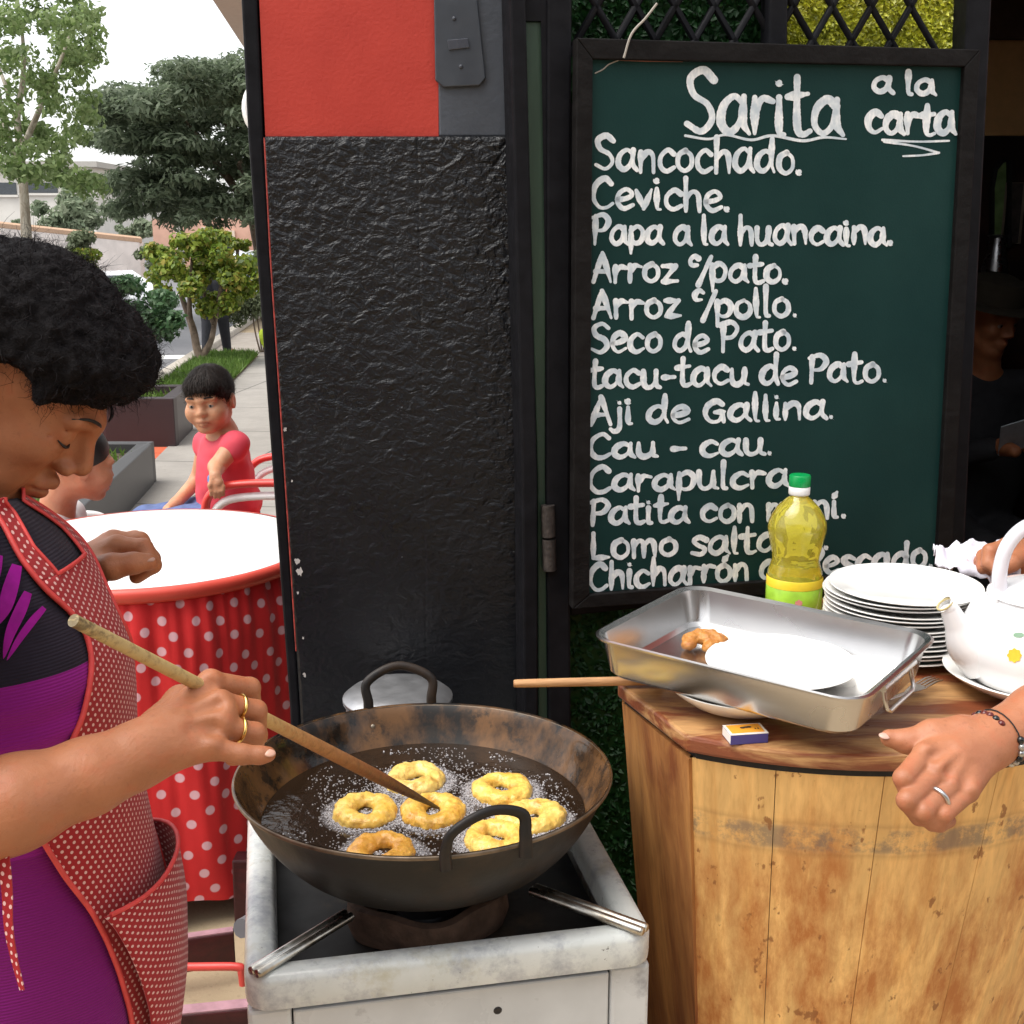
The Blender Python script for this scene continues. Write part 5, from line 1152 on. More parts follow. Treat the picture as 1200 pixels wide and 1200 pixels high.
# ------------------------------------------------------------------ people: shared modelling
def headframe(yaw, pitch, roll=0):
    # local x = face forward, y = left, z = up; pitch>0 looks down
    Ry = np.array(Matrix.Rotation(pitch, 3, 'Y')); Rx = np.array(Matrix.Rotation(roll, 3, 'X'))
    return rotz(yaw) @ Ry @ Rx
def head(S, c, R, s=1.0, old=0, child=0, lid=.0025):
    def T(x, y, z):
        if child: y = y*1.07; z = z*.86 if z < 0 else z
        return c + R@(np.array([x, y, z])*s)
    def E(x, y, z, r, k, sub=False): S.ell(T(x, y, z), np.array(r)*s*(np.array([1,1.05,.90]) if child and z < -.01 else 1), R, k*s, sub)
    E(-.012,0,.035,(.098,.076,.090),.01)
    E(.026,0,-.030,(.062,.061,.082),.04)
    for q in (-1, 1):
        S.cone(T(-.002,q*.050,-.055), T(.058,q*.018,-.100), .020*s, .016*s, .03*s)
        S.cone(T(.083,q*.046,.024), T(.093,q*.008,.020), .009*s, .010*s, .02*s)
        E(.058,q*.042,-.026,(.028,.022,.024),.025)
    E(.070,0,-.100,(.019,.022,.016),.022)
    for q in (-1, 1): E(.102,q*.034,.000,(.018,.021,.013),.014,True)
    S.cone(T(.076,0,.016), T(.088,0,-.030), .0125*s, .0165*s, .010*s)
    if child:
        S.cone(T(.088,0,.002), T(.101,0,-.026), .006*s, .008*s, .016*s); E(.101,0,-.030,(.009,.010,.008),.008)
        for q in (-1, 1): E(.094,q*.012,-.033,(.009,.007,.007),.008); E(.056,q*.040,-.045,(.028,.022,.026),.03)
    else:
        S.cone(T(.094,0,.012), T(.1135,0,-.024), .0080*s, .0100*s, .012*s)
        E(.112,0,-.030,(.0105,.0100,.0085),.006)
        for q in (-1, 1): E(.100,q*.0140,-.0365,(.0115,.0072,.0078),.006)
        for q in (-1, 1): E(.106,q*.007,-.0430,(.005,.0032,.0035),.003,True)
    for q in (-1, 1): E(.0745,q*.033,.001+lid,(.0168,.0175,.0140),.005)     # lids over the eyeballs
    E(.086,0,-.066,(.016,.026,.014),.014)
    S.cone(T(.088,-.018,-.0655), T(.0985,0,-.0625), .006*s, .0075*s, .006*s); S.cone(T(.088,.018,-.0655), T(.0985,0,-.0625), .006*s, .0075*s, .006*s)
    S.cone(T(.085,-.016,-.0775), T(.094,0,-.0780), .006*s, .0082*s, .006*s); S.cone(T(.085,.016,-.0775), T(.094,0,-.0780), .006*s, .0082*s, .006*s)
    S.cone(T(.088,-.025,-.0715), T(.104,0,-.0705), .0022*s, .0022*s, .003*s, True); S.cone(T(.088,.025,-.0715), T(.104,0,-.0705), .0022*s, .0022*s, .003*s, True)
    for q in (-1, 1):
        E(-.012,q*.077,-.005,(.021,.009,.032),.006); E(-.009,q*.088,-.002,(.012,.008,.020),.005,True)
    return T
def liptint(V, T, s):
    l = np.zeros(len(V))
    for p in ((.097,0,-.064),(.091,.013,-.066),(.091,-.013,-.066),(.093,0,-.0785),(.088,.012,-.0785),(.088,-.012,-.0785)):
        d = np.linalg.norm(V-T(*p), axis=1)/s; l = np.maximum(l, np.clip(1.6-d/.0075, 0, 1))
    return l*.6
def eyes(T, R, s, root, look=0.0, sides=(-1,1), lid=0):
    for q in sides:
        e = MB().ell(T(.0765,q*.033,.0005), .0148*s*np.ones(3), R, 20, 14).build('eye', M_['eye_white'], root, smooth=180)
        d = R@unit(np.array([1,look*q if False else look,-.12-lid])); b = MB().ell(T(.0765,q*.033,.0005)+d*.0078*s, .0080*s*np.ones(3), R, 14, 10).build('iris', M_['iris'], e, smooth=180)
def strands(V, N, n, length, curl, r0, seed, lean=(0,0,0), segs=3, spread=.5, depth=.003):
    g = np.random.default_rng(seed); idx = g.integers(0, len(V), n); Vs = []; F = []
    for k_, i in enumerate(idx):
        p = V[i]-N[i]*depth + g.normal(size=3)*.002; d = unit(N[i]+g.normal(size=3)*spread+np.array(lean)); L = length*g.uniform(.5, 1.4); pts = [p]
        for _ in range(segs): d = unit(d+g.normal(size=3)*curl); p = p+d*L/segs; pts.append(p)
        s_ = unit(np.cross(d, g.normal(size=3))); base = len(Vs)
        for j, q in enumerate(pts): w_ = r0*(1-.75*j/segs); Vs += [q-s_*w_, q+s_*w_]
        F += [(base+2*j, base+2*j+1, base+2*j+3, base+2*j+2) for j in range(segs)]
    return np.array(Vs), np.array(F)
def flowhair(V, N, n, length, r0, seed, crown, side=.12, segs=4):
    g = np.random.default_rng(seed); idx = g.integers(0, len(V), n); Vs = []; F = []
    for i in idx:
        p = V[i]+N[i]*g.uniform(-.001,.002); L = length*g.uniform(.5,1.2); pts = [p]; nn = N[i]
        for _ in range(segs):
            f_ = p-crown; f_ = f_+np.array([0,0,-.03]); d = unit(f_-nn*np.dot(f_, nn)); d = unit(d+g.normal(size=3)*side+nn*.06); p = p+d*L/segs; pts.append(p)
        s_ = unit(np.cross(d, nn)); base = len(Vs)
        for j, q in enumerate(pts): w_ = r0*(1-.7*j/segs); Vs += [q-s_*w_, q+s_*w_]
        F += [(base+2*j, base+2*j+1, base+2*j+3, base+2*j+2) for j in range(segs)]
    return np.array(Vs), np.array(F)
def fingers(S, chains, k=.0045):
    for pts, rs in chains: S.chain(pts, rs, k)
def nail(p, d, up, parent, m, s=1.0):
    R = frame(d, up); MB().ell(p, np.array([.0062,.0046,.0016])*s, R, 12, 8).build('fingernail', m, parent, smooth=180)
def finger_ring(c, axis, r, m, parent, th=.0022):
    R = frame(axis); MB().tube([c+r*(math.cos(t)*R[:,1]+math.sin(t)*R[:,2]) for t in np.linspace(0, 2*PI, 24, endpoint=False)], th, 8, closed=True).build('ring', m, parent, smooth=70)

# ================================================================== the cook
YC = 1.31                                                             # middle plane of her body
sx, sy = 0, 0
cook = thing('person', (-.62, YC, 0), 'old woman with black curly hair, purple dress and red dotted apron, stirring the wok', 'person')
HS = 1.05; HR_ = headframe(rad(5), rad(41), rad(2)); HC = aY(12, 447, 1.365)
Sh = Sdf(); TH = head(Sh, HC, HR_, HS, old=1, lid=.0055)
nb_ = aY(-62, 640, 1.335)
Sh.cone(TH(-.035,0,-.055), nb_, .052, .058, .03); Sh.cone(TH(.01,0,-.09), nb_+[.05,0,-.01], .03, .035, .03)
Sh.cone(nb_, nb_+[-.03,0,-.12], .06, .10, .03)
# an older face: fold from nose to mouth, bag under the eye, soft jowl
for q in (-1, 1):
    Sh.ell(TH(.060,q*.040,-.066), (.020,.014,.022), HR_, .02)
    Sh.cone(TH(.0945,q*.022,.013), TH(.081,q*.047,.010), .0011, .0011, .004, True)
    Sh.ell(TH(.0765,q*.033,.0005), (.0166,.0170,.0140), HR_, .003)
    Sh.cone(TH(.0925,q*.020,-.0135), TH(.0835,q*.046,-.016), .0009, .0006, .004, True)
    Sh.cone(TH(.090,q*.031,-.078), TH(.078,q*.035,-.098), .0010, .0006, .005, True)
    for dz in (-.004,.004): Sh.cone(TH(.074,q*.053,dz*.5), TH(.058,q*.062,dz*2), .0007, .0004, .003, True)
    Sh.cone(TH(.099,q*.025,-.046), TH(.083,q*.037,-.078), .0016, .0010, .007, True)
    Sh.ell(TH(.080,q*.034,-.0125), (.011,.014,.0055), HR_, .006)
headV, headQ = Sh.mesh(.0022, 1, lo=[-9,-9,1.0])
# right arm and hand round the stick
RE = P(-75, 985, 1.10); RW = P(160, 886, 1.195)
SH_R = P(-150, 690, 1.12)
def onstick(t): return st0+sd_*t
A = Sdf()
A.chain([SH_R, (SH_R+RE)/2+[-.02,0,0], RE], [.058,.050,.041], .02)
A.chain([RE, RE*.62+RW*.38+[0,0,.004], RE*.25+RW*.75, RW], [.041,.0425,.0345,.0285], .02)
MCP = [P(247,800,1.262), P(257,824,1.240), P(258,851,1.222), P(249,877,1.206)]
for q, r in zip(MCP, (.0135,.0135,.013,.012)):
    A.cone(RW, q, .0235, r, .014)
A.cone(RW, (MCP[1]+MCP[2])/2, .027, .017, .014); A.cone(RE*.08+RW*.92, RW*.6+MCP[1]*.4, .029, .024, .014)
fingers(A, [([MCP[0], P(293,806,1.300), P(297,833,1.330), P(272,846,1.330)], [.0125,.0108,.0095,.0085]),
            ([MCP[1], P(300,833,1.268), P(302,862,1.292), P(274,868,1.296)], [.0128,.0112,.0100,.0088]),
            ([MCP[2], P(299,859,1.246), P(298,884,1.266), P(272,888,1.268)], [.0122,.0108,.0096,.0085])])
A.chain([MCP[3], P(284,884,1.212), P(304,885,1.216), P(314,884,1.218)], [.0112,.0100,.0088,.0080], .005)
A.chain([P(182,852,1.245), P(212,822,1.285), P(244,815,1.318), P(268,822,1.335)], [.019,.0155,.0125,.0105], .012)
for i in range(4): A.ell(MCP[i]+[0,-.004,.007], (.008,.008,.006), None, .008)                  # knuckles
for a_, b_ in ((0,1),(1,2),(2,3)):                                                            # furrows between tendons
    A.cone((MCP[a_]+MCP[b_])/2*.75+RW*.25+[0,-.012,.021], (MCP[a_]+MCP[b_])/2+[0,-.008,.014], .002, .004, .012, True)
armV, armQ = A.mesh(.0019, 1)
# left hand over the table
B = Sdf(); LW = P(92, 676, 1.50); LE = P(-40, 770, 1.46); SH_L = P(-110, 660, 1.52)
B.chain([SH_L, LE], [.055,.046], .02); B.chain([LE, LW], [.044,.030], .02)
LM = [P(137,640,1.50), P(133,634,1.525), P(128,636,1.55), P(122,642,1.57)]
for q in LM: B.cone(LW, q, .026, .0145, .014)
fingers(B, [([LM[0], P(168,642,1.495), P(179,662,1.49), P(160,676,1.50)], [.0130,.0115,.0105,.009]), ([LM[1], P(164,634,1.525), P(178,655,1.52), P(163,672,1.53)], [.0130,.0115,.0105,.009]),
            ([LM[2], P(158,632,1.55), P(173,650,1.55), P(160,668,1.56)], [.0125,.011,.010,.009]), ([LM[3], P(148,634,1.575), P(162,648,1.58), P(152,664,1.58)], [.0115,.0100,.009,.008])])
B.chain([P(104,668,1.485), P(132,664,1.465), P(156,660,1.465), P(174,658,1.472)], [.019,.0150,.0120,.0098], .010)
lhV, lhQ = B.mesh(.0024, 1)
# legs and feet under the dress
Lg = Sdf()
for dy in (-.09, .09):
    Lg.chain([(-.66,YC+dy,.62), (-.64,YC+dy,.42), (-.67,YC+dy,.09)], [.075,.055,.036], .02); Lg.chain([(-.68,YC+dy,.045), (-.56,YC+dy,.03)], [.038,.03], .02)
lgV, lgQ = Lg.mesh(.006, 1, lo=[-9,-9,.0])
V, Q = merge([(headV, headQ), (armV, armQ), (lhV, lhQ), (lgV, lgQ)])
body = build('body', V, Q, M_['skin_cook'], cook, smooth=180, attrs={'lips': liptint(V, TH, HS)})
# half closed upper lids and lashes
for q in (-1, 1):
    MB().tube(spline([TH(.0815,q*.049,-.003), TH(.0895,q*.042,-.0066), TH(.0920,q*.032,-.0078), TH(.0885,q*.021,-.005)], 5), [.0008,.0018,.0018,.0008], 6).build('eyelashes', M_['hair'], cook)
    MB().tube(spline([TH(.080,q*.056,.027), TH(.093,q*.044,.034), TH(.1015,q*.028,.0315), TH(.104,q*.016,.027)], 6), [.0006,.0019,.0022,.0012], 8, flat=1).build('eyebrow', M_['hair'], cook)
nail(P(316,882.5,1.2115), P(316,884,1.218)-P(290,884,1.213), P(316,860,1.19)-P(316,884,1.22), cook, M_['nail'])
nail(P(176,655.5,1.4655), P(174,658,1.472)-P(150,660,1.465), P(175,630,1.45)-P(175,658,1.47), cook, M_['nail'])
finger_ring(MCP[1]*.45+P(300,833,1.268)*.55, P(300,833,1.268)-MCP[1], .0128, M_['gold'], cook, .0020)
finger_ring(MCP[2]*.45+P(299,859,1.246)*.55, P(299,859,1.246)-MCP[2], .0124, M_['gold'], cook, .0020)
# hair: tight black curls
S = Sdf()
def hp(px, py, Y=1.365): return aY(px, py, Y)
S.ell(hp(18,392), (.106,.105,.098), None, .03); S.ell(hp(86,408), (.078,.098,.074), None, .03); S.ell(hp(133,428), (.046,.085,.040), None, .025); S.ell(hp(20,352), (.092,.09,.060), None, .03); S.ell(hp(-35,400), (.09,.10,.10), None, .03)
S.ell(hp(44,470,1.31), (.022,.05,.020), None, .015); S.cone(hp(44,470,1.295), hp(40,493,1.298), .014, .005, .012)
S.ell(hp(-6,468,1.26), (.036,.055,.042), None, .012, True)
S.ell(hp(108,515), (.075,.13,.046), HR_, .012, True)
hV, hQ = S.mesh(.003, 1); hN = vnormals(hV, hQ)
hV2 = hV + hN*np.array([[mnoise.noise(Vector(v*55))*.006+mnoise.noise(Vector(v*150))*.003] for v in hV])
hm = NT('curly_hair'); ho_ = hm.obj(); hm.P(Base_Color=hm.mix(hm.ramp(hm.noise(ho_, 90, 5, .7), [(.4,0),(.7,1)]), (.004,.003,.004), (.012,.010,.011)), Roughness=.7, Specular_IOR_Level=.15); hm.bump(hm.noise(ho_, 260, 5, .7), 1.0, .006)
hair = build('hair', hV2, hQ, hm.m, cook, smooth=180)
v, f = strands(hV2, hN, 15000, .016, .75, .00042, 5, segs=4, spread=.8)
v2, f2 = strands(hV2, hN, 1100, .034, .45, .00035, 15, segs=4, spread=.7)
build('curls', np.vstack([v, v2]), np.vstack([f, f2+len(v)]), plain('curl_strands', (.008,.006,.007), .6, var=.4, scale=120, spec=.15), hair)
# ---- dress: rings stacked along her leaning torso; edge lists are outlines of the photo read at her middle plane
rows = [(590,14,-122,.062),(604,27,-144,.086),(619,46,-164,.118),(640,70,-185,.148),(690,98,-200,.160),(745,128,-208,.163),(800,140,-212,.163),(860,143,-214,.162),(940,150,-218,.163),(1000,164,-224,.168),(1080,180,-232,.176),(1160,186,-238,.182),(1260,186,-240,.19),(1420,180,-240,.20)]
ring_z, ring_f, ring_b, ring_w = [], [], [], []
for py, f_, b_, w_ in rows:
    a = aY(f_, py, YC); c = aY(b_, py, YC); ring_z.append(a[2]); ring_f.append(a[0]); ring_b.append(c[0]); ring_w.append(w_)
rz = np.array(ring_z)[::-1]; rf = np.array(ring_f)[::-1]; rb = np.array(ring_b)[::-1]; rw_ = np.array(ring_w)[::-1]
def smooth_interp(z, a): return np.interp(z, rz, a)
zz = np.linspace(rz[0], rz[-1], 110)
def sm1(a, n=5): return np.convolve(np.pad(a, n//2, mode='reflect', reflect_type='odd'), np.ones(n)/n, 'valid')
zf, zb_, zw = (sm1(np.interp(zz, rz, a), 9) for a in (rf, rb, rw_))
def torso(z, th, off=0.0):
    # th = 0 at her front, positive towards the camera
    f_, b_, w_ = (np.interp(z, zz, a) for a in (zf, zb_, zw)); cx = (f_+b_)/2; a = (f_-b_)/2
    c, s_ = np.cos(th), np.sin(th); e = .86
    return np.stack([cx + (a+off)*np.sign(c)*np.abs(c)**e, YC - (w_+off)*np.sign(s_)*np.abs(s_)**e, np.broadcast_to(z, np.shape(c))*1.0], -1)
zd = np.concatenate([np.linspace(.44, rz[0], 12, endpoint=False), np.linspace(rz[0], rz[-1], 100)])
def tors(z, th, off=0):
    p = torso(max(z, zz[0]), th, off); p[..., 2] = z
    return p
NT_ = 128; G = []
for z in zd:
    th = np.linspace(0, 2*PI, NT_, endpoint=False); p = tors(z, th)
    fl_ = np.array([mnoise.noise(Vector((math.cos(t)*1.2+5, math.sin(t)*1.2, z*16)))*.004 + (.012*math.sin(9*t+3)*max(0, (.72-z)/.3)) for t in th])
    wr = np.array([.0035*math.sin(z*150+2*math.sin(2*t)+t)*math.exp(-((z-1.0)/.035)**2) for t in th])
    d = p-p.mean(0); d[:,2] = 0; d /= np.linalg.norm(d, axis=1)[:,None]; G.append(p+d*(fl_+wr)[:,None])
dr = NT('purple_dress'); do = dr.obj(); zs = dr.sep(dr.n('ShaderNodeNewGeometry').outputs['Position'])
zpos = zs[2]
z_band = float(aY(30, 815, YC-.16)[2]); z_waist = float(aY(40, 1020, YC-.16)[2])
lowz = float(aY(30, 772, YC-.16)[2])
blk = dr.mix(dr.noise(do, 30, 4), (.009,.007,.014), (.020,.014,.028))
pur = dr.mix(dr.math('GREATER_THAN', zpos, z_waist), (.19,.004,.145), (.27,.008,.215))
pur = dr.mix(dr.math('MULTIPLY', dr.noise(do, 18, 5), .3), pur, (.09,.004,.08))
dr.P(Base_Color=dr.mix(dr.math('GREATER_THAN', zpos, z_band), pur, blk), Roughness=.8, Specular_IOR_Level=.2, Sheen_Weight=.1)
ribs = dr.n('ShaderNodeTexWave', bands_direction='Z'); dr.set(ribs.inputs['Vector'], do); ribs.inputs['Scale'].default_value = 90
dr.bump(dr.math('ADD', dr.math('MULTIPLY', ribs.outputs['Fac'], .5), dr.math('MULTIPLY', dr.noise(do, 14, 4), 3)), .35, .004)
b = MB(); b.grid(np.array(G), closed_u=True); b.F.append(tuple(range(len(b.V[0])-1, len(b.V[0])-NT_-1, -1))[::-1]); dress = b.build('dress', dr.m, cook, smooth=180)
# curved magenta petals printed on the black part of the dress
def on_torso(px, py, lift=.0012):
    r = ray(px, py)
    for t in np.linspace(1.0, 1.7, 2800):
        q = EYE+r*t
        f_, b_, w_ = (np.interp(q[2], zz, a) for a in (zf, zb_, zw)); a = (f_-b_)/2
        if abs((q[0]-(f_+b_)/2)/a)**2.326 + abs((q[1]-YC)/w_)**2.326 < 1: return q - r*lift*6
    return EYE+r*1.3
pm = plain('magenta_print', (.27,.006,.22), .8, var=.15, scale=60, spec=.2)
for ctr, wd in (([(20,662),(12,690),(4,715),(-14,742)], 9), ([(33,694),(24,715),(12,742),(4,772)], 7), ([(52,712),(38,728),(22,750),(8,774)], 4.5), ([(-2,650),(-10,680),(-24,712)], 8), ([(14,608),(24,626),(32,648)], 6)):
    c = spline(np.array(ctr), 8); T_ = np.gradient(c, axis=0); T_ /= np.linalg.norm(T_, axis=1)[:,None]; N_ = np.stack([-T_[:,1], T_[:,0]], 1); G = []
    for k_, (p, n_) in enumerate(zip(c, N_)):
        w_ = wd*math.sin(PI*min(1, .18+.82*k_/(len(c)-1)))**.7+.2; G.append([on_torso(*(p+n_*w_*e)) for e in (-1,-.5,0,.5,1)])
    b = MB(); b.grid(np.array(G)); b.build('magenta_petal', pm, dress, smooth=180)
# sleeves (both upper arms)
S = Sdf(); S.chain([SH_R+[.02,.02,.01], (SH_R+RE)/2+[-.02,0,0], RE*.8+SH_R*.2], [.078,.068,.060], .02); S.cone(SH_R+[.02,.02,.01], aY(-100,640,YC), .07, .10, .03)
v, f = S.mesh(.006); build('sleeve', v, f, dr.m, dress, smooth=180)
S = Sdf(); S.chain([SH_L+[.0,-.02,.0], LE*.8+SH_L*.2], [.072,.060], .02); v, f = S.mesh(.006); build('sleeve', v, f, dr.m, dress, smooth=180)
# ---- apron: patch laid over the dress, outlines given as curves on her near side
def edge_theta(curve, z, lo=0.0, hi=PI, off=.004):
    th = np.linspace(lo, hi, 600); p = tors(z, th, off); x, y = proj(p); ex = np.interp(y, curve[1], curve[0]); s_ = x-ex
    i = np.where((s_[:-1] > 0) & (s_[1:] <= 0))[0]
    if len(i) == 0: return None
    i = i[0]; t = s_[i]/(s_[i]-s_[i+1]); return th[i]+(th[i+1]-th[i])*t
outer = np.array([(-16,588),(-6,602),(2,614),(10,632),(24,658),(50,690),(80,716),(99,742),(106,772),(104,805),(96,840),(82,870),(64,910),(46,950),(44,975),(52,990),(75,1028),(104,1066),(122,1100),(138,1140),(150,1180),(158,1230),(162,1500)]).T
inner = np.array([(4,588),(14,600),(22,614),(36,640),(58,664),(74,684),(86,700)]).T
ap = dots_mat('apron_dots', (.33,.012,.016), (.72,.44,.40), 0.0078, .225, .35, jitter=.05, rough=.75)
pipe_m = plain('apron_piping', (.62,.055,.05), .6, var=.12, scale=80)
z_top = float(aY(10, 596, YC-.08)[2]); z_bib = float(aY(84, 697, YC-.12)[2]); z_low = .52
def apoff(z, u): return .0055 + .0022*mnoise.noise(Vector((u*3.0, z*11, 1.7))) + .004*max(0, (1.0-z)/.3)*math.sin(u*5+1)**2
def patch(zs_, tA, tB, nu=46, extra=None):
    G = []; U = []
    for z in zs_:
        a, b_ = tA(z), tB(z); th = np.linspace(a, b_, nu); row = []; ur = []
        p0 = tors(z, th, 0)
        s_ = np.concatenate([[0], np.cumsum(np.linalg.norm(np.diff(p0, axis=0), axis=1))]); s0 = np.interp(0, th[::1] if th[0] < th[-1] else th[::-1], s_ if th[0] < th[-1] else s_[::-1])
        for k_, t in enumerate(th):
            o_ = apoff(z, t)+(extra(z, t) if extra else 0); row.append(tors(z, np.array([t]), o_)[0]); ur.append((s_[k_]-s0, z))
        G.append(row); U.append(ur)
    return np.array(G), np.array(U)
zs_b = np.linspace(z_low, z_bib, 90)
eo_cache = {}
def tout(z):
    k_ = round(float(z), 5)
    if k_ not in eo_cache:
        v = edge_theta(outer, z); eo_cache[k_] = v if v is not None else (1.2 if z < 1 else 1.5)
    return eo_cache[k_]
zall = np.linspace(z_low, z_top, 160); to = np.array([tout(z) for z in zall]); ti = np.array([(edge_theta(inner, z) if z > z_bib-.01 else 0) or np.nan for z in zall])
to = sm1(to, 5)
TO = lambda z: float(np.interp(z, zall, to))
ok = ~np.isnan(ti)
def TI(z): return float(np.interp(z, zall[ok], ti[ok])) if ok.any() else .4
apron = None
G, U = patch(zs_b, lambda z: -TO(z), TO, 60); b = MB(); b.grid(G, U); apron = b.build('apron', ap, cook, smooth=180, useuv=True, solid=.0025)
zs_s = np.linspace(z_bib, z_top, 40)
def ease(z): 
    # the bib's top edge curves down between the straps
    return TI(z)
for s_ in (1, -1):
    G, U = patch(zs_s, lambda z: s_*min(ease(z), TO(z)-.12), lambda z: s_*TO(z), 14); b = MB(); b.grid(G, U); b.build('strap', ap, apron, smooth=180, useuv=True, solid=.0025)
    ed = [tors(z, np.array([s_*TO(z)]), apoff(z, s_*TO(z))+.001)[0] for z in zall]; MB().tube(ed, .0032, 8).build('piping', pipe_m, apron, smooth=70)
    ed = [tors(z, np.array([s_*min(ease(z), TO(z)-.12)]), apoff(z, s_*.5)+.001)[0] for z in zs_s]; MB().tube(ed, .0022, 8).build('piping', pipe_m, apron, smooth=70)
tt = min(ease(z_bib), TO(z_bib)-.12); MB().tube([tors(z_bib, np.array([t]), apoff(z_bib, t)+.001)[0] for t in np.linspace(-tt, tt, 24)], .0026, 8).build('piping', pipe_m, apron, smooth=70)
# pocket with a gaping mouth
ptop = np.array([(90,1085),(116,1066),(136,1050),(165,1041),(190,1034),(205,1020)]).T
zp1 = float(aY(150, 1046, YC-.1)[2]); zp0 = float(aY(150, 1330, YC-.1)[2])
def pex(z, t):
    k_ = max(0, min(1, (z-zp0)/(zp1-zp0))); w_ = max(0, 1-abs((t-.05)/1.05)**2.5); return .006+.024*w_*(k_**.7)
G, U = patch(np.linspace(zp0, zp1, 40), lambda z: -.9, lambda z: min(TO(z)-.05, 1.0), 36, pex)
for j in range(40):
    kz = (j/39)**2
    for i in range(36): u_ = i/35; G[j,i,2] += kz*(.012*math.cos((u_-.15)*4.2)-.006-.045*(1-u_)**1.3)
b = MB(); b.grid(G, U); pk = b.build('pocket', dots_mat('pocket_dots', (.33,.012,.016), (.72,.44,.40), 0.0078, .225, .95, jitter=.05, rough=.75), apron, smooth=180, useuv=True, solid=.0025)
MB().tube(G[-1][::2], .0028, 8).build('piping', pipe_m, pk, smooth=70)
# apron string hanging at her side
q = [P(2,990,1.11), P(8,1040,1.105), P(10,1085,1.10), P(16,1120,1.10), P(26,1160,1.10)]
c = spline(np.array(q), 6); G = [[p+[-.006*w_,0,0], p+[.006*w_,0,0]] for p, w_ in zip(c, np.linspace(1, .35, len(c)))]; U = [[(-.006, p[2]), (.006, p[2])] for p in c]
b = MB(); b.grid(np.array(G), np.array(U)); b.build('string', ap, apron, useuv=True, solid=.002)

# ================================================================== person at the right edge (only the arms are in view)
guest = thing('person', (1.36, 1.95, 0), 'person at the right edge wearing bead bracelets, gripping the front edge of the counter', 'person')
S = Sdf()
GW = P(1156, 870, 1.475); GE = P(1392, 755, 1.62); GSh = P(1500, 430, 1.90)
S.chain([GE, GE*.7+GW*.3, GE*.25+GW*.75, GW], [.050,.048,.037,.0315], .02); S.chain([GSh, GE], [.062,.050], .02)
Gm = [P(1084,884,1.432), P(1098,906,1.418), P(1117,920,1.412), P(1134,928,1.412)]
for q, r in zip(Gm, (.0150,.0150,.0142,.0130)): S.cone(GW, q, .026, r, .011)
S.cone(GW, (Gm[0]+Gm[2])/2, .030, .019, .015)
fingers(S, [([Gm[0], P(1059,912,1.400), P(1068,938,1.405), P(1083,944,1.42)], [.0138,.0122,.0108,.0096]), ([Gm[1], P(1063,938,1.386), P(1077,957,1.396), P(1092,956,1.41)], [.0138,.0122,.0106,.0094]),
            ([Gm[2], P(1082,951,1.384), P(1093,964,1.394), P(1105,960,1.41)], [.0130,.0115,.0100,.0090]), ([Gm[3], P(1106,954,1.388), P(1101,966,1.396), P(1112,962,1.405)], [.0118,.0104,.0090,.0082])], .003)
S.chain([P(1126,858,1.470), P(1092,861,1.466), P(1063,869,1.466), P(1042,865,1.468)], [.0215,.0165,.0130,.0108], .012)
for i in range(4): S.ell(Gm[i]+[0,-.004,.008], (.009,.008,.006), None, .008)
for a_, b_ in ((0,1),(1,2),(2,3)): S.cone((Gm[a_]+Gm[b_])/2*.75+GW*.25+[0,-.014,.022], (Gm[a_]+Gm[b_])/2+[0,-.010,.014], .002, .004, .012, True)
g1 = S.mesh(.0020, 1)
S = Sdf(); RWg = P(1215, 652, 2.03); REg = P(1420, 640, 2.15); RSg = P(1560, 440, 2.3)
S.chain([RSg, REg, RWg], [.06,.047,.031], .02)
Rm = [P(1180,640,1.985), P(1176,648,2.0), P(1176,656,2.02), P(1180,662,2.04)]
for q in Rm: S.cone(RWg, q, .027, .0145, .014)
fingers(S, [([Rm[0], P(1160,646,1.965), P(1158,660,1.96), P(1172,668,1.965)], [.0135,.012,.0105,.009]), ([Rm[1], P(1153,652,1.985), P(1152,665,1.98), P(1166,670,1.985)], [.0135,.012,.0105,.009]),
            ([Rm[2], P(1150,658,2.005), P(1151,668,2.0), P(1162,672,2.0)], [.013,.0115,.010,.009]), ([Rm[3], P(1154,664,2.03), P(1156,671,2.02), P(1164,674,2.02)], [.012,.0105,.009,.008])])
S.chain([P(1196,652,1.985), P(1184,660,1.955), P(1170,668,1.95)], [.018,.0135,.011], .01)
g2 = S.mesh(.0028, 1)
S = Sdf(); hc = (GSh+RSg)/2+np.array([-.02,.02,.32]); Rg = headframe(PI-.35, rad(12)); Tg = head(S, hc, Rg); S.cone(hc+[0,0,-.07], hc+[.04,0,-.22], .055,.06,.03)
S.cone(GSh, RSg, .07, .07, .04)
for s_ in (-1, 1):
    S.chain([(1.38,2.05+s_*.1,.9), (1.36,2.05+s_*.1,.5), (1.38,2.05+s_*.1,.09)], [.09,.06,.042], .03); S.cone((1.39,2.05+s_*.1,.045), (1.26,2.05+s_*.1,.03), .042,.03,.02)
g3 = S.mesh(.006, 1, lo=[-9,-9,0])
V, Q = merge([g1, g2, g3]); build('body', V, Q, M_['skin_guest'], guest, smooth=180, attrs={'lips': liptint(V, Tg, 1)})
eyes(Tg, Rg, 1, guest)
shm = plain('guest_shirt', (.30,.36,.42), .8, var=.1)
S = Sdf(); tcx = (GSh+RSg)/2; S.cone(GSh, RSg, .085, .085, .05); S.ell((tcx[0]+.02, tcx[1], 1.12), (.125,.19,.30), None, .06); S.chain([GSh, (GSh+GE)/2], [.078,.066], .03); S.chain([RSg, (RSg+REg)/2], [.078,.066], .03)
v, f = S.mesh(.008); build('shirt', v, f, shm, guest, smooth=180)
S = Sdf()
for s_ in (-1, 1): S.chain([(1.38,2.05+s_*.08,.86), (1.36,2.05+s_*.1,.5), (1.38,2.05+s_*.1,.11)], [.115,.08,.065], .03)
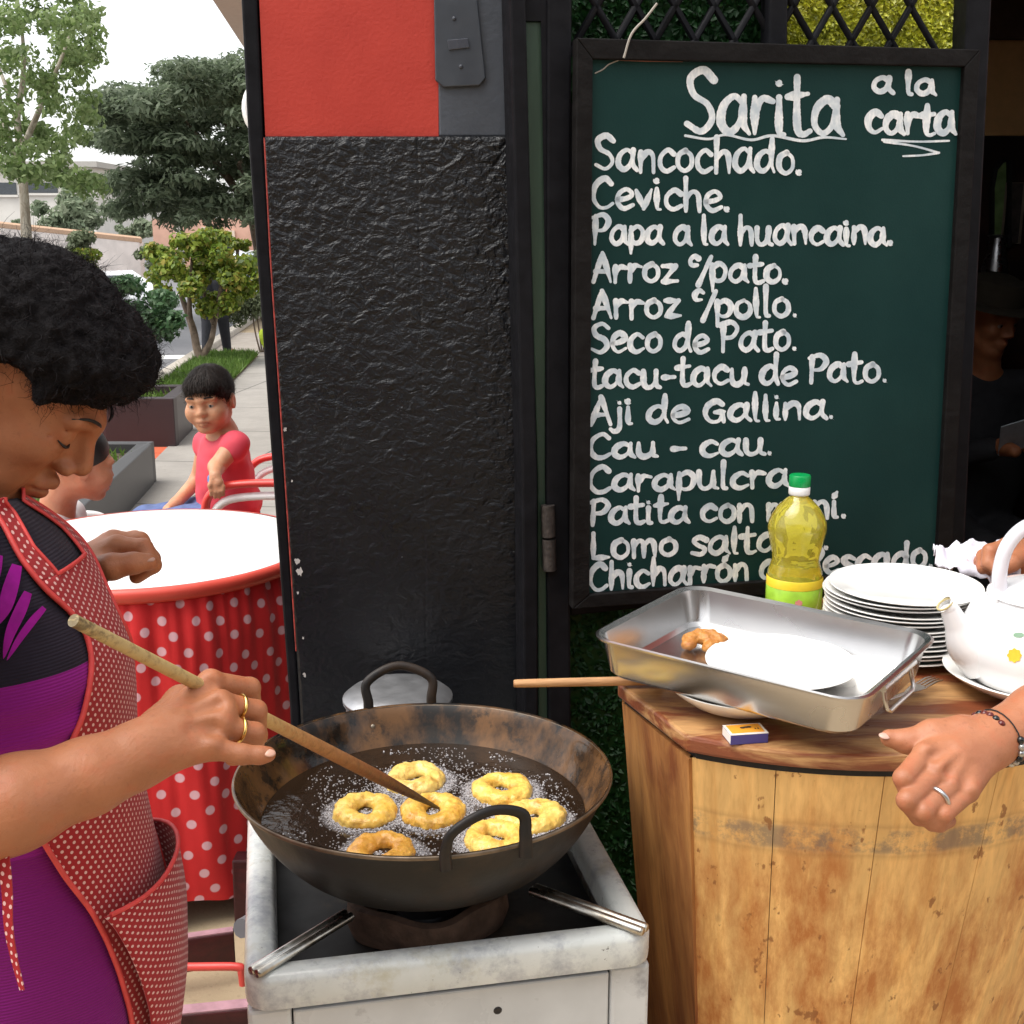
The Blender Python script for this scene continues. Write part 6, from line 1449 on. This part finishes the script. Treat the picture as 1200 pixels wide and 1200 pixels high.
v, f = S.mesh(.008); build('trousers', v, f, plain('guest_trousers', (.03,.035,.05), .8), guest, smooth=180)
S = Sdf(); S.ell(hc+Rg@np.array([-.02,0,.05]), (.108,.09,.095), Rg, .02); S.ell(hc+Rg@np.array([.11,0,-.03]), (.085,.09,.085), Rg, .01, True); v, f = S.mesh(.005); build('hair', v, f, M_['hair'], guest, smooth=180)
nail(P(1036.5,862.5,1.4605), P(1040,865,1.468)-P(1063,869,1.466), P(1038,840,1.45)-P(1040,865,1.47), guest, M_['nail_pale'], 1.15)
finger_ring(Gm[2]*.48+P(1082,951,1.384)*.52, P(1082,951,1.384)-Gm[2], .0137, M_['silver'], guest, .0028)
# beaded bracelets round the wrist
ax = GE-GW
def bracelet(t, r, n, beads, m_b):
    c = GW+ax*t; R = frame(ax); q = guest; st_ = MB()
    pts = [c+r*(math.cos(a)*R[:,1]+math.sin(a)*R[:,2]) for a in np.linspace(0, 2*PI, n, endpoint=False)]
    st_.tube(pts, .0009, 6, closed=True); br_ = st_.build('bracelet', M_['black_matte'], guest)
    for i in beads: 
        MB().ell(pts[i], (.0048,.0048,.0048), frame(ax), 12, 8).build('bead', m_b[i % len(m_b)], br_, smooth=180)
red_b = plain('garnet_bead', (.10,.012,.010), .12); blk_b = plain('black_bead', (.012,.012,.012), .1); pearl = plain('grey_bead', (.42,.40,.38), .2, .6)
def seen(t, r, n, ok):
    c = GW+ax*t; R = frame(ax); return [i for i, a in enumerate(np.linspace(0, 2*PI, n, endpoint=False)) if ok(*proj(c+r*(math.cos(a)*R[:,1]+math.sin(a)*R[:,2])))]
bracelet(.022, .0335, 24, seen(.022, .0335, 24, lambda x, y: y < 849), [red_b, blk_b, red_b])
bracelet(.055, .0350, 24, seen(.055, .0350, 24, lambda x, y: y > 862), [pearl, M_['silver'], blk_b])
# napkin under the far hand
g = np.random.default_rng(6); a0 = P(1096, 650, 2.02); G = []
ux = unit(P(1175,668,2.00)-a0); uy = unit(P(1120,628,2.10)-P(1130,668,2.02))
for i in range(28):
    row = []
    for j in range(22):
        u_, v_ = i/27, j/21; p = a0+ux*u_*.14+uy*(v_-.40)*.12*(.35+.65*u_**.6); h_ = .022*mnoise.noise(Vector((u_*4,v_*3.4,2)))+.016*mnoise.noise(Vector((u_*8,v_*7,5)))+.006*mnoise.noise(Vector((u_*17,v_*15,9)))
        row.append(p+np.array([0,-.3*h_,h_]))
    G.append(row)
b = MB(); b.grid(np.array(G)); o = b.build('napkin', plain('napkin_paper', (.74,.72,.80), .8, var=.04), smooth=180, solid=.0012); tag(o, 'crumpled pale lilac paper napkin held under the far hand behind the plates', 'napkin')

# ================================================================== boy on the chair
boy = thing('person', (-.97, 4.1, 0), 'boy in a sleeveless red shirt and jeans turning on his chair towards the camera', 'person')
def b4(px, py, Y=4.1): return aY(px, py, Y)
bh = b4(246, 470, 4.06); bR = headframe(-PI/2-.12, rad(4), rad(4)); S = Sdf(); TB = head(S, bh, bR, .93, child=1)
nk = b4(262, 508); S.cone(TB(-.03,0,-.06), nk, .043, .045, .03)
shL, shR = b4(276, 520, 3.99), b4(243, 519, 4.20)
S.cone(shL, shR, .036, .036, .03); S.cone(nk, (shL+shR)/2, .045, .05, .03)
eL, wL = b4(262, 549, 3.86), b4(249, 545, 3.70)
eL = b4(254, 547, 3.93); wL = b4(252, 558, 3.83)
S.chain([shL, eL], [.036,.028], .015); S.chain([eL, wL], [.027,.018], .012)
hnd = b4(256, 566, 3.82)
S.cone(wL, hnd, .017, .0175, .008)
for k_, (dx, dy) in enumerate(((247,574),(252,577),(257,577),(262,574))):
    m_c = b4(251+k_*3.4, 570, 3.815); S.chain([m_c, (m_c+b4(dx,dy+5,3.82))/2+[0,-.006,0], b4(dx,dy+6,3.83)], [.0082,.0074,.006], .003)
S.chain([b4(249,562,3.82), b4(246,569,3.81), b4(247,575,3.815)], [.010,.008,.0065], .005)
eR, wR = b4(232, 562, 4.22), b4(206, 590, 4.10); S.chain([shR, eR, wR], [.034,.027,.020], .015); S.chain([wR, b4(196,597,4.06)], [.021,.016], .01)
for k_ in range(4): S.chain([b4(198,596,4.05+.018*k_), b4(188,602,4.05+.02*k_)], [.0085,.007], .004)
hipc = b4(272, 602, 4.12)
for s_ in (-1, 1): S.chain([hipc+[-.32,.08*s_,-.075], hipc+[-.35,.08*s_,-.36]], [.048,.036], .02); S.cone(hipc+[-.35,.08*s_,-.40], hipc+[-.47,.08*s_,-.42], .034,.026,.02)
V, Q = S.mesh(.0042, 1); build('body', V, Q, M_['skin_boy'], boy, smooth=180, attrs={'lips': liptint(V, TB, .93)})
eyes(TB, bR, .93, boy, 0)
for q in (-1, 1): MB().tube(spline([TB(.082,q*.052,.025), TB(.096,q*.036,.031), TB(.103,q*.018,.029)], 5), [.0015,.003,.0025], 6).build('eyebrow', M_['hair'], boy)
S = Sdf(); S.ell(TB(-.016,0,.042), np.array((.106,.086,.092))*.93, bR, .02); S.ell(TB(.058,0,.066), np.array((.044,.066,.034))*.93, bR, .03); S.ell(TB(.096,0,-.022), np.array((.072,.10,.066))*.93, bR, .006, True); S.ell(TB(-.01,0,-.10), (.12,.12,.075), bR, .02, True)
hV, hQ = S.mesh(.004, 1); hN = vnormals(hV, hQ); hb = build('hair', hV, hQ, plain('boy_hair', (.012,.008,.006), .6, var=.5, scale=60, bump=.8, bscale=160, spec=.2), boy, smooth=180)
S = Sdf()
S.cone(shL+[0,0,-.012], shR+[0,0,-.012], .046, .046, .04); S.ell(b4(264,560,4.10), (.098,.118,.17), None, .05); S.ell(b4(270,592,4.12), (.108,.125,.09), None, .05); S.cone(shL+[0,0,0], shL*.86+eL*.14, .043, .042, .02); S.cone(shR, shR*.86+eR*.14, .043, .041, .02)
S.cone(b4(244,508,3.98), b4(252,505,4.12), .028, .030, .01, True)
S.cone(nk+[0,0,-.01], nk+[.0,-.02,.08], .044, .06, .012, True)
v, f = S.mesh(.005); nn = vnormals(v, f); v = v+nn*np.array([[mnoise.noise(Vector((q[0]*14,q[1]*14,q[2]*22)))*.006] for q in v])
shirt = build('shirt', v, f, plain('boy_shirt', (.60,.055,.085), .75, var=.12, scale=9), boy, smooth=180)
v, f = flowhair(hV, hN, 3500, .030, .0010, 9, TB(-.02,0,.125)); build('strands', v, f, plain('boy_strands', (.014,.009,.007), .6, var=.5, scale=90, spec=.15), hb)
pr = b4(240, 556, 4.0); MB().ell(pr+[.022,.03,-.02], (.022,.05,.045), None, 14, 10).build('print', plain('shirt_print', (.10,.22,.50), .7, var=.6, scale=40), shirt, smooth=180)
S = Sdf(); S.ell(hipc+[-.02,0,-.01], (.12,.125,.085), None, .03)
for s_ in (-1, 1): S.chain([hipc+[-.02,.07*s_,-.005], hipc+[-.33,.085*s_,-.055], hipc+[-.36,.085*s_,-.30]], [.080,.060,.055], .03)
v, f = S.mesh(.006); nn = vnormals(v, f); v = v+nn*np.array([[mnoise.noise(Vector((q[0]*16,q[1]*16,q[2]*22)))*.006] for q in v]); build('jeans', v, f, plain('boy_jeans', (.085,.12,.26), .85, var=.3, scale=25), boy, smooth=180)

# ================================================================== child behind the old woman's face
kid = thing('person', (-1.3, 3.32, 0), 'child in a white shirt mostly hidden behind the old woman\'s face', 'person')
def k3(px, py, Y=3.3): return aY(px, py, Y)
kh = k3(92, 545, 3.28); kR = headframe(rad(38), rad(10)); S = Sdf(); TK = head(S, kh, kR, .90, child=1)
nk = k3(68, 590, 3.3); S.cone(TK(-.03,0,-.06), nk, .040, .043, .03); sL, sR = nk+[-.02,.12,-.06], nk+[0,-.12,-.06]; S.cone(sL, sR, .035, .035, .03); S.cone(nk, (sL+sR)/2, .045,.05,.02)
for a in (sL, sR): S.chain([a, a+[.05,0,-.17], a+[.2,.0,-.2]], [.034,.027,.02], .015); S.cone(a+[.2,0,-.2], a+[.27,0,-.2], .021,.015,.01)
for s_ in (-1, 1): S.chain([nk+[.25,s_*.08,-.38], nk+[.26,s_*.08,-.72]], [.045,.034], .02); S.cone(nk+[.26,s_*.08,-.74], nk+[.36,s_*.08,-.76], .033,.025,.02)
V, Q = S.mesh(.0045, 1); build('body', V, Q, M_['skin_child'], kid, smooth=180, attrs={'lips': liptint(V, TK, .9)}); eyes(TK, kR, .9, kid)
S = Sdf(); S.ell(TK(-.018,0,.045), np.array((.105,.088,.092))*.9, kR, .02); S.ell(TK(.100,0,-.040), np.array((.072,.10,.070))*.9, kR, .01, True); S.ell(TK(-.01,0,-.10), (.12,.12,.08), kR, .02, True); v, f = S.mesh(.005); build('hair', v, f, M_['hair'], kid, smooth=180)
S = Sdf(); S.cone(sL, sR, .046,.046,.04); S.ell((sL+sR)/2+[.0,0,-.17], (.10,.12,.19), None, .05)
for a in (sL, sR): S.cone(a, a+[.02,0,-.08], .046,.046,.02)
S.cone(nk+[.01,0,0], nk+[.03,0,.08], .040, .05, .01, True)
v, f = S.mesh(.006); build('shirt', v, f, plain('kid_shirt', (.75,.74,.74), .8, var=.05), kid, smooth=180)
S = Sdf()
for s_ in (-1, 1): S.chain([nk+[-.02,s_*.07,-.40], nk+[.24,s_*.08,-.38], nk+[.26,s_*.08,-.62]], [.085,.06,.05], .03)
v, f = S.mesh(.008); build('trousers', v, f, plain('kid_trousers', (.05,.06,.10), .8), kid, smooth=180)

# ================================================================== pedestrian behind the small tree
pq = ground(248, 15.4); S = Sdf(); R = headframe(rad(70), 0); hd_ = pq+np.array([0,0,1.46]); TW = head(S, hd_, R); S.cone(hd_+[0,0,-.07], pq+[0,0,1.30], .05,.055,.03); S.cone(pq+[-.17,0,1.34], pq+[.17,0,1.34], .05,.05,.03)
for s_ in (-1, 1): S.chain([pq+[.19*s_,0,1.33], pq+[.22*s_,.04,1.08], pq+[.2*s_,-.06*s_,.86], pq+[.2*s_,-.08*s_,.78]], [.045,.037,.028,.03], .015); S.cone(pq+[.10*s_,.14*s_,.06], pq+[.10*s_+.04,.14*s_+.13,.035], .045,.035,.02)
walker = thing('person', pq, 'person in dark clothes walking on the street, mostly hidden behind the small forked tree', 'person')
V, Q = S.mesh(.008, 1); build('body', V, Q, M_['skin_guest'], walker, smooth=180, attrs={'lips': np.zeros(len(V))})
S = Sdf(); S.ell(pq+[0,0,1.14], (.17,.11,.27), None, .04); S.cone(pq+[-.16,0,1.34], pq+[.16,0,1.34], .065,.065,.04)
for s_ in (-1, 1): S.chain([pq+[.19*s_,0,1.33], pq+[.22*s_,.04,1.08], pq+[.2*s_,-.05*s_,.88]], [.058,.048,.04], .02)
v, f = S.mesh(.01); build('jacket', v, f, plain('walker_jacket', (.018,.018,.022), .85), walker, smooth=180)
S = Sdf()
for s_ in (-1, 1): S.chain([pq+[.08*s_,0,.92], pq+[.09*s_,.03*s_,.5], pq+[.10*s_,.14*s_,.08]], [.105,.075,.055], .03)
v, f = S.mesh(.01); build('trousers', v, f, plain('walker_trousers', (.016,.017,.024), .85), walker, smooth=180)
S = Sdf(); S.ell(TW(-.018,0,.045), (.105,.086,.09), R, .02); S.ell(TW(.10,0,-.02), (.075,.10,.073), R, .01, True); v, f = S.mesh(.008); build('hair', v, f, M_['hair'], walker, smooth=180)

# ================================================================== dim guest with a hat inside the restaurant
gq = aY(1158, 372, 4.25); S = Sdf(); R = headframe(-PI/2+.5, rad(15)); TG = head(S, gq, R); S.cone(gq+[0,0,-.07], gq+[.02,.04,-.2], .05,.055,.03); S.cone(gq+[-.16,.05,-.24], gq+[.2,.05,-.24], .05,.05,.03)
S.chain([gq+[-.18,.05,-.25], gq+[-.2,-.05,-.5], gq+[0,-.22,-.42]], [.045,.037,.028], .015); S.chain([gq+[.2,.05,-.25], gq+[.24,-.05,-.5], gq+[.1,-.22,-.42]], [.045,.037,.028], .015)
for a in ((0,-.22,-.42),(.1,-.22,-.42)): S.cone(gq+np.array(a), gq+np.array(a)+[.01,-.08,0], .03,.022,.01)
sitter = thing('person', (gq[0], 4.3, 0), 'person wearing a hat and dark jacket sitting in the dim room behind the gate', 'person')
V, Q = S.mesh(.007, 1); build('body', V, Q, M_['skin_cook'], sitter, smooth=180, attrs={'lips': np.zeros(len(V))}); eyes(TG, R, 1, sitter)
MB().lathe([(.165,.052),(.16,.058),(.10,.062),(.098,.10),(.09,.135),(.05,.15),(0,.145)], gq, 40, R).build('hat', plain('felt_hat', (.045,.038,.028), .95, spec=.1), sitter, smooth=50)
S = Sdf(); S.ell(gq+[.02,.06,-.50], (.19,.13,.30), None, .04); S.cone(gq+[-.16,.05,-.25], gq+[.2,.05,-.25], .065,.065,.04); S.chain([gq+[-.18,.05,-.25], gq+[-.2,-.05,-.5], gq+[-.03,-.20,-.43]], [.06,.05,.04], .02); S.chain([gq+[.2,.05,-.25], gq+[.24,-.05,-.5], gq+[.12,-.20,-.43]], [.06,.05,.04], .02)
S.chain([gq+[-.06,.05,-.78], gq+[-.08,-.35,-.76], gq+[-.08,-.36,-1.1]], [.09,.07,.055], .03); S.chain([gq+[.1,.05,-.78], gq+[.12,-.35,-.76], gq+[.12,-.36,-1.1]], [.09,.07,.055], .03)
v, f = S.mesh(.01); build('jacket', v, f, plain('dark_jacket', (.02,.02,.024), .85), sitter, smooth=180)
pap = gq+np.array([.06,-.28,-.36]); o = MB().box(pap, (.20,.004,.15), frame([.95,.0,.3],[0,-.6,.8])).build('newspaper', plain('paper', (.40,.44,.50), .8, var=.1, scale=60)); tag(o, 'bluish paper held by the person with the hat in the dim room', 'paper')
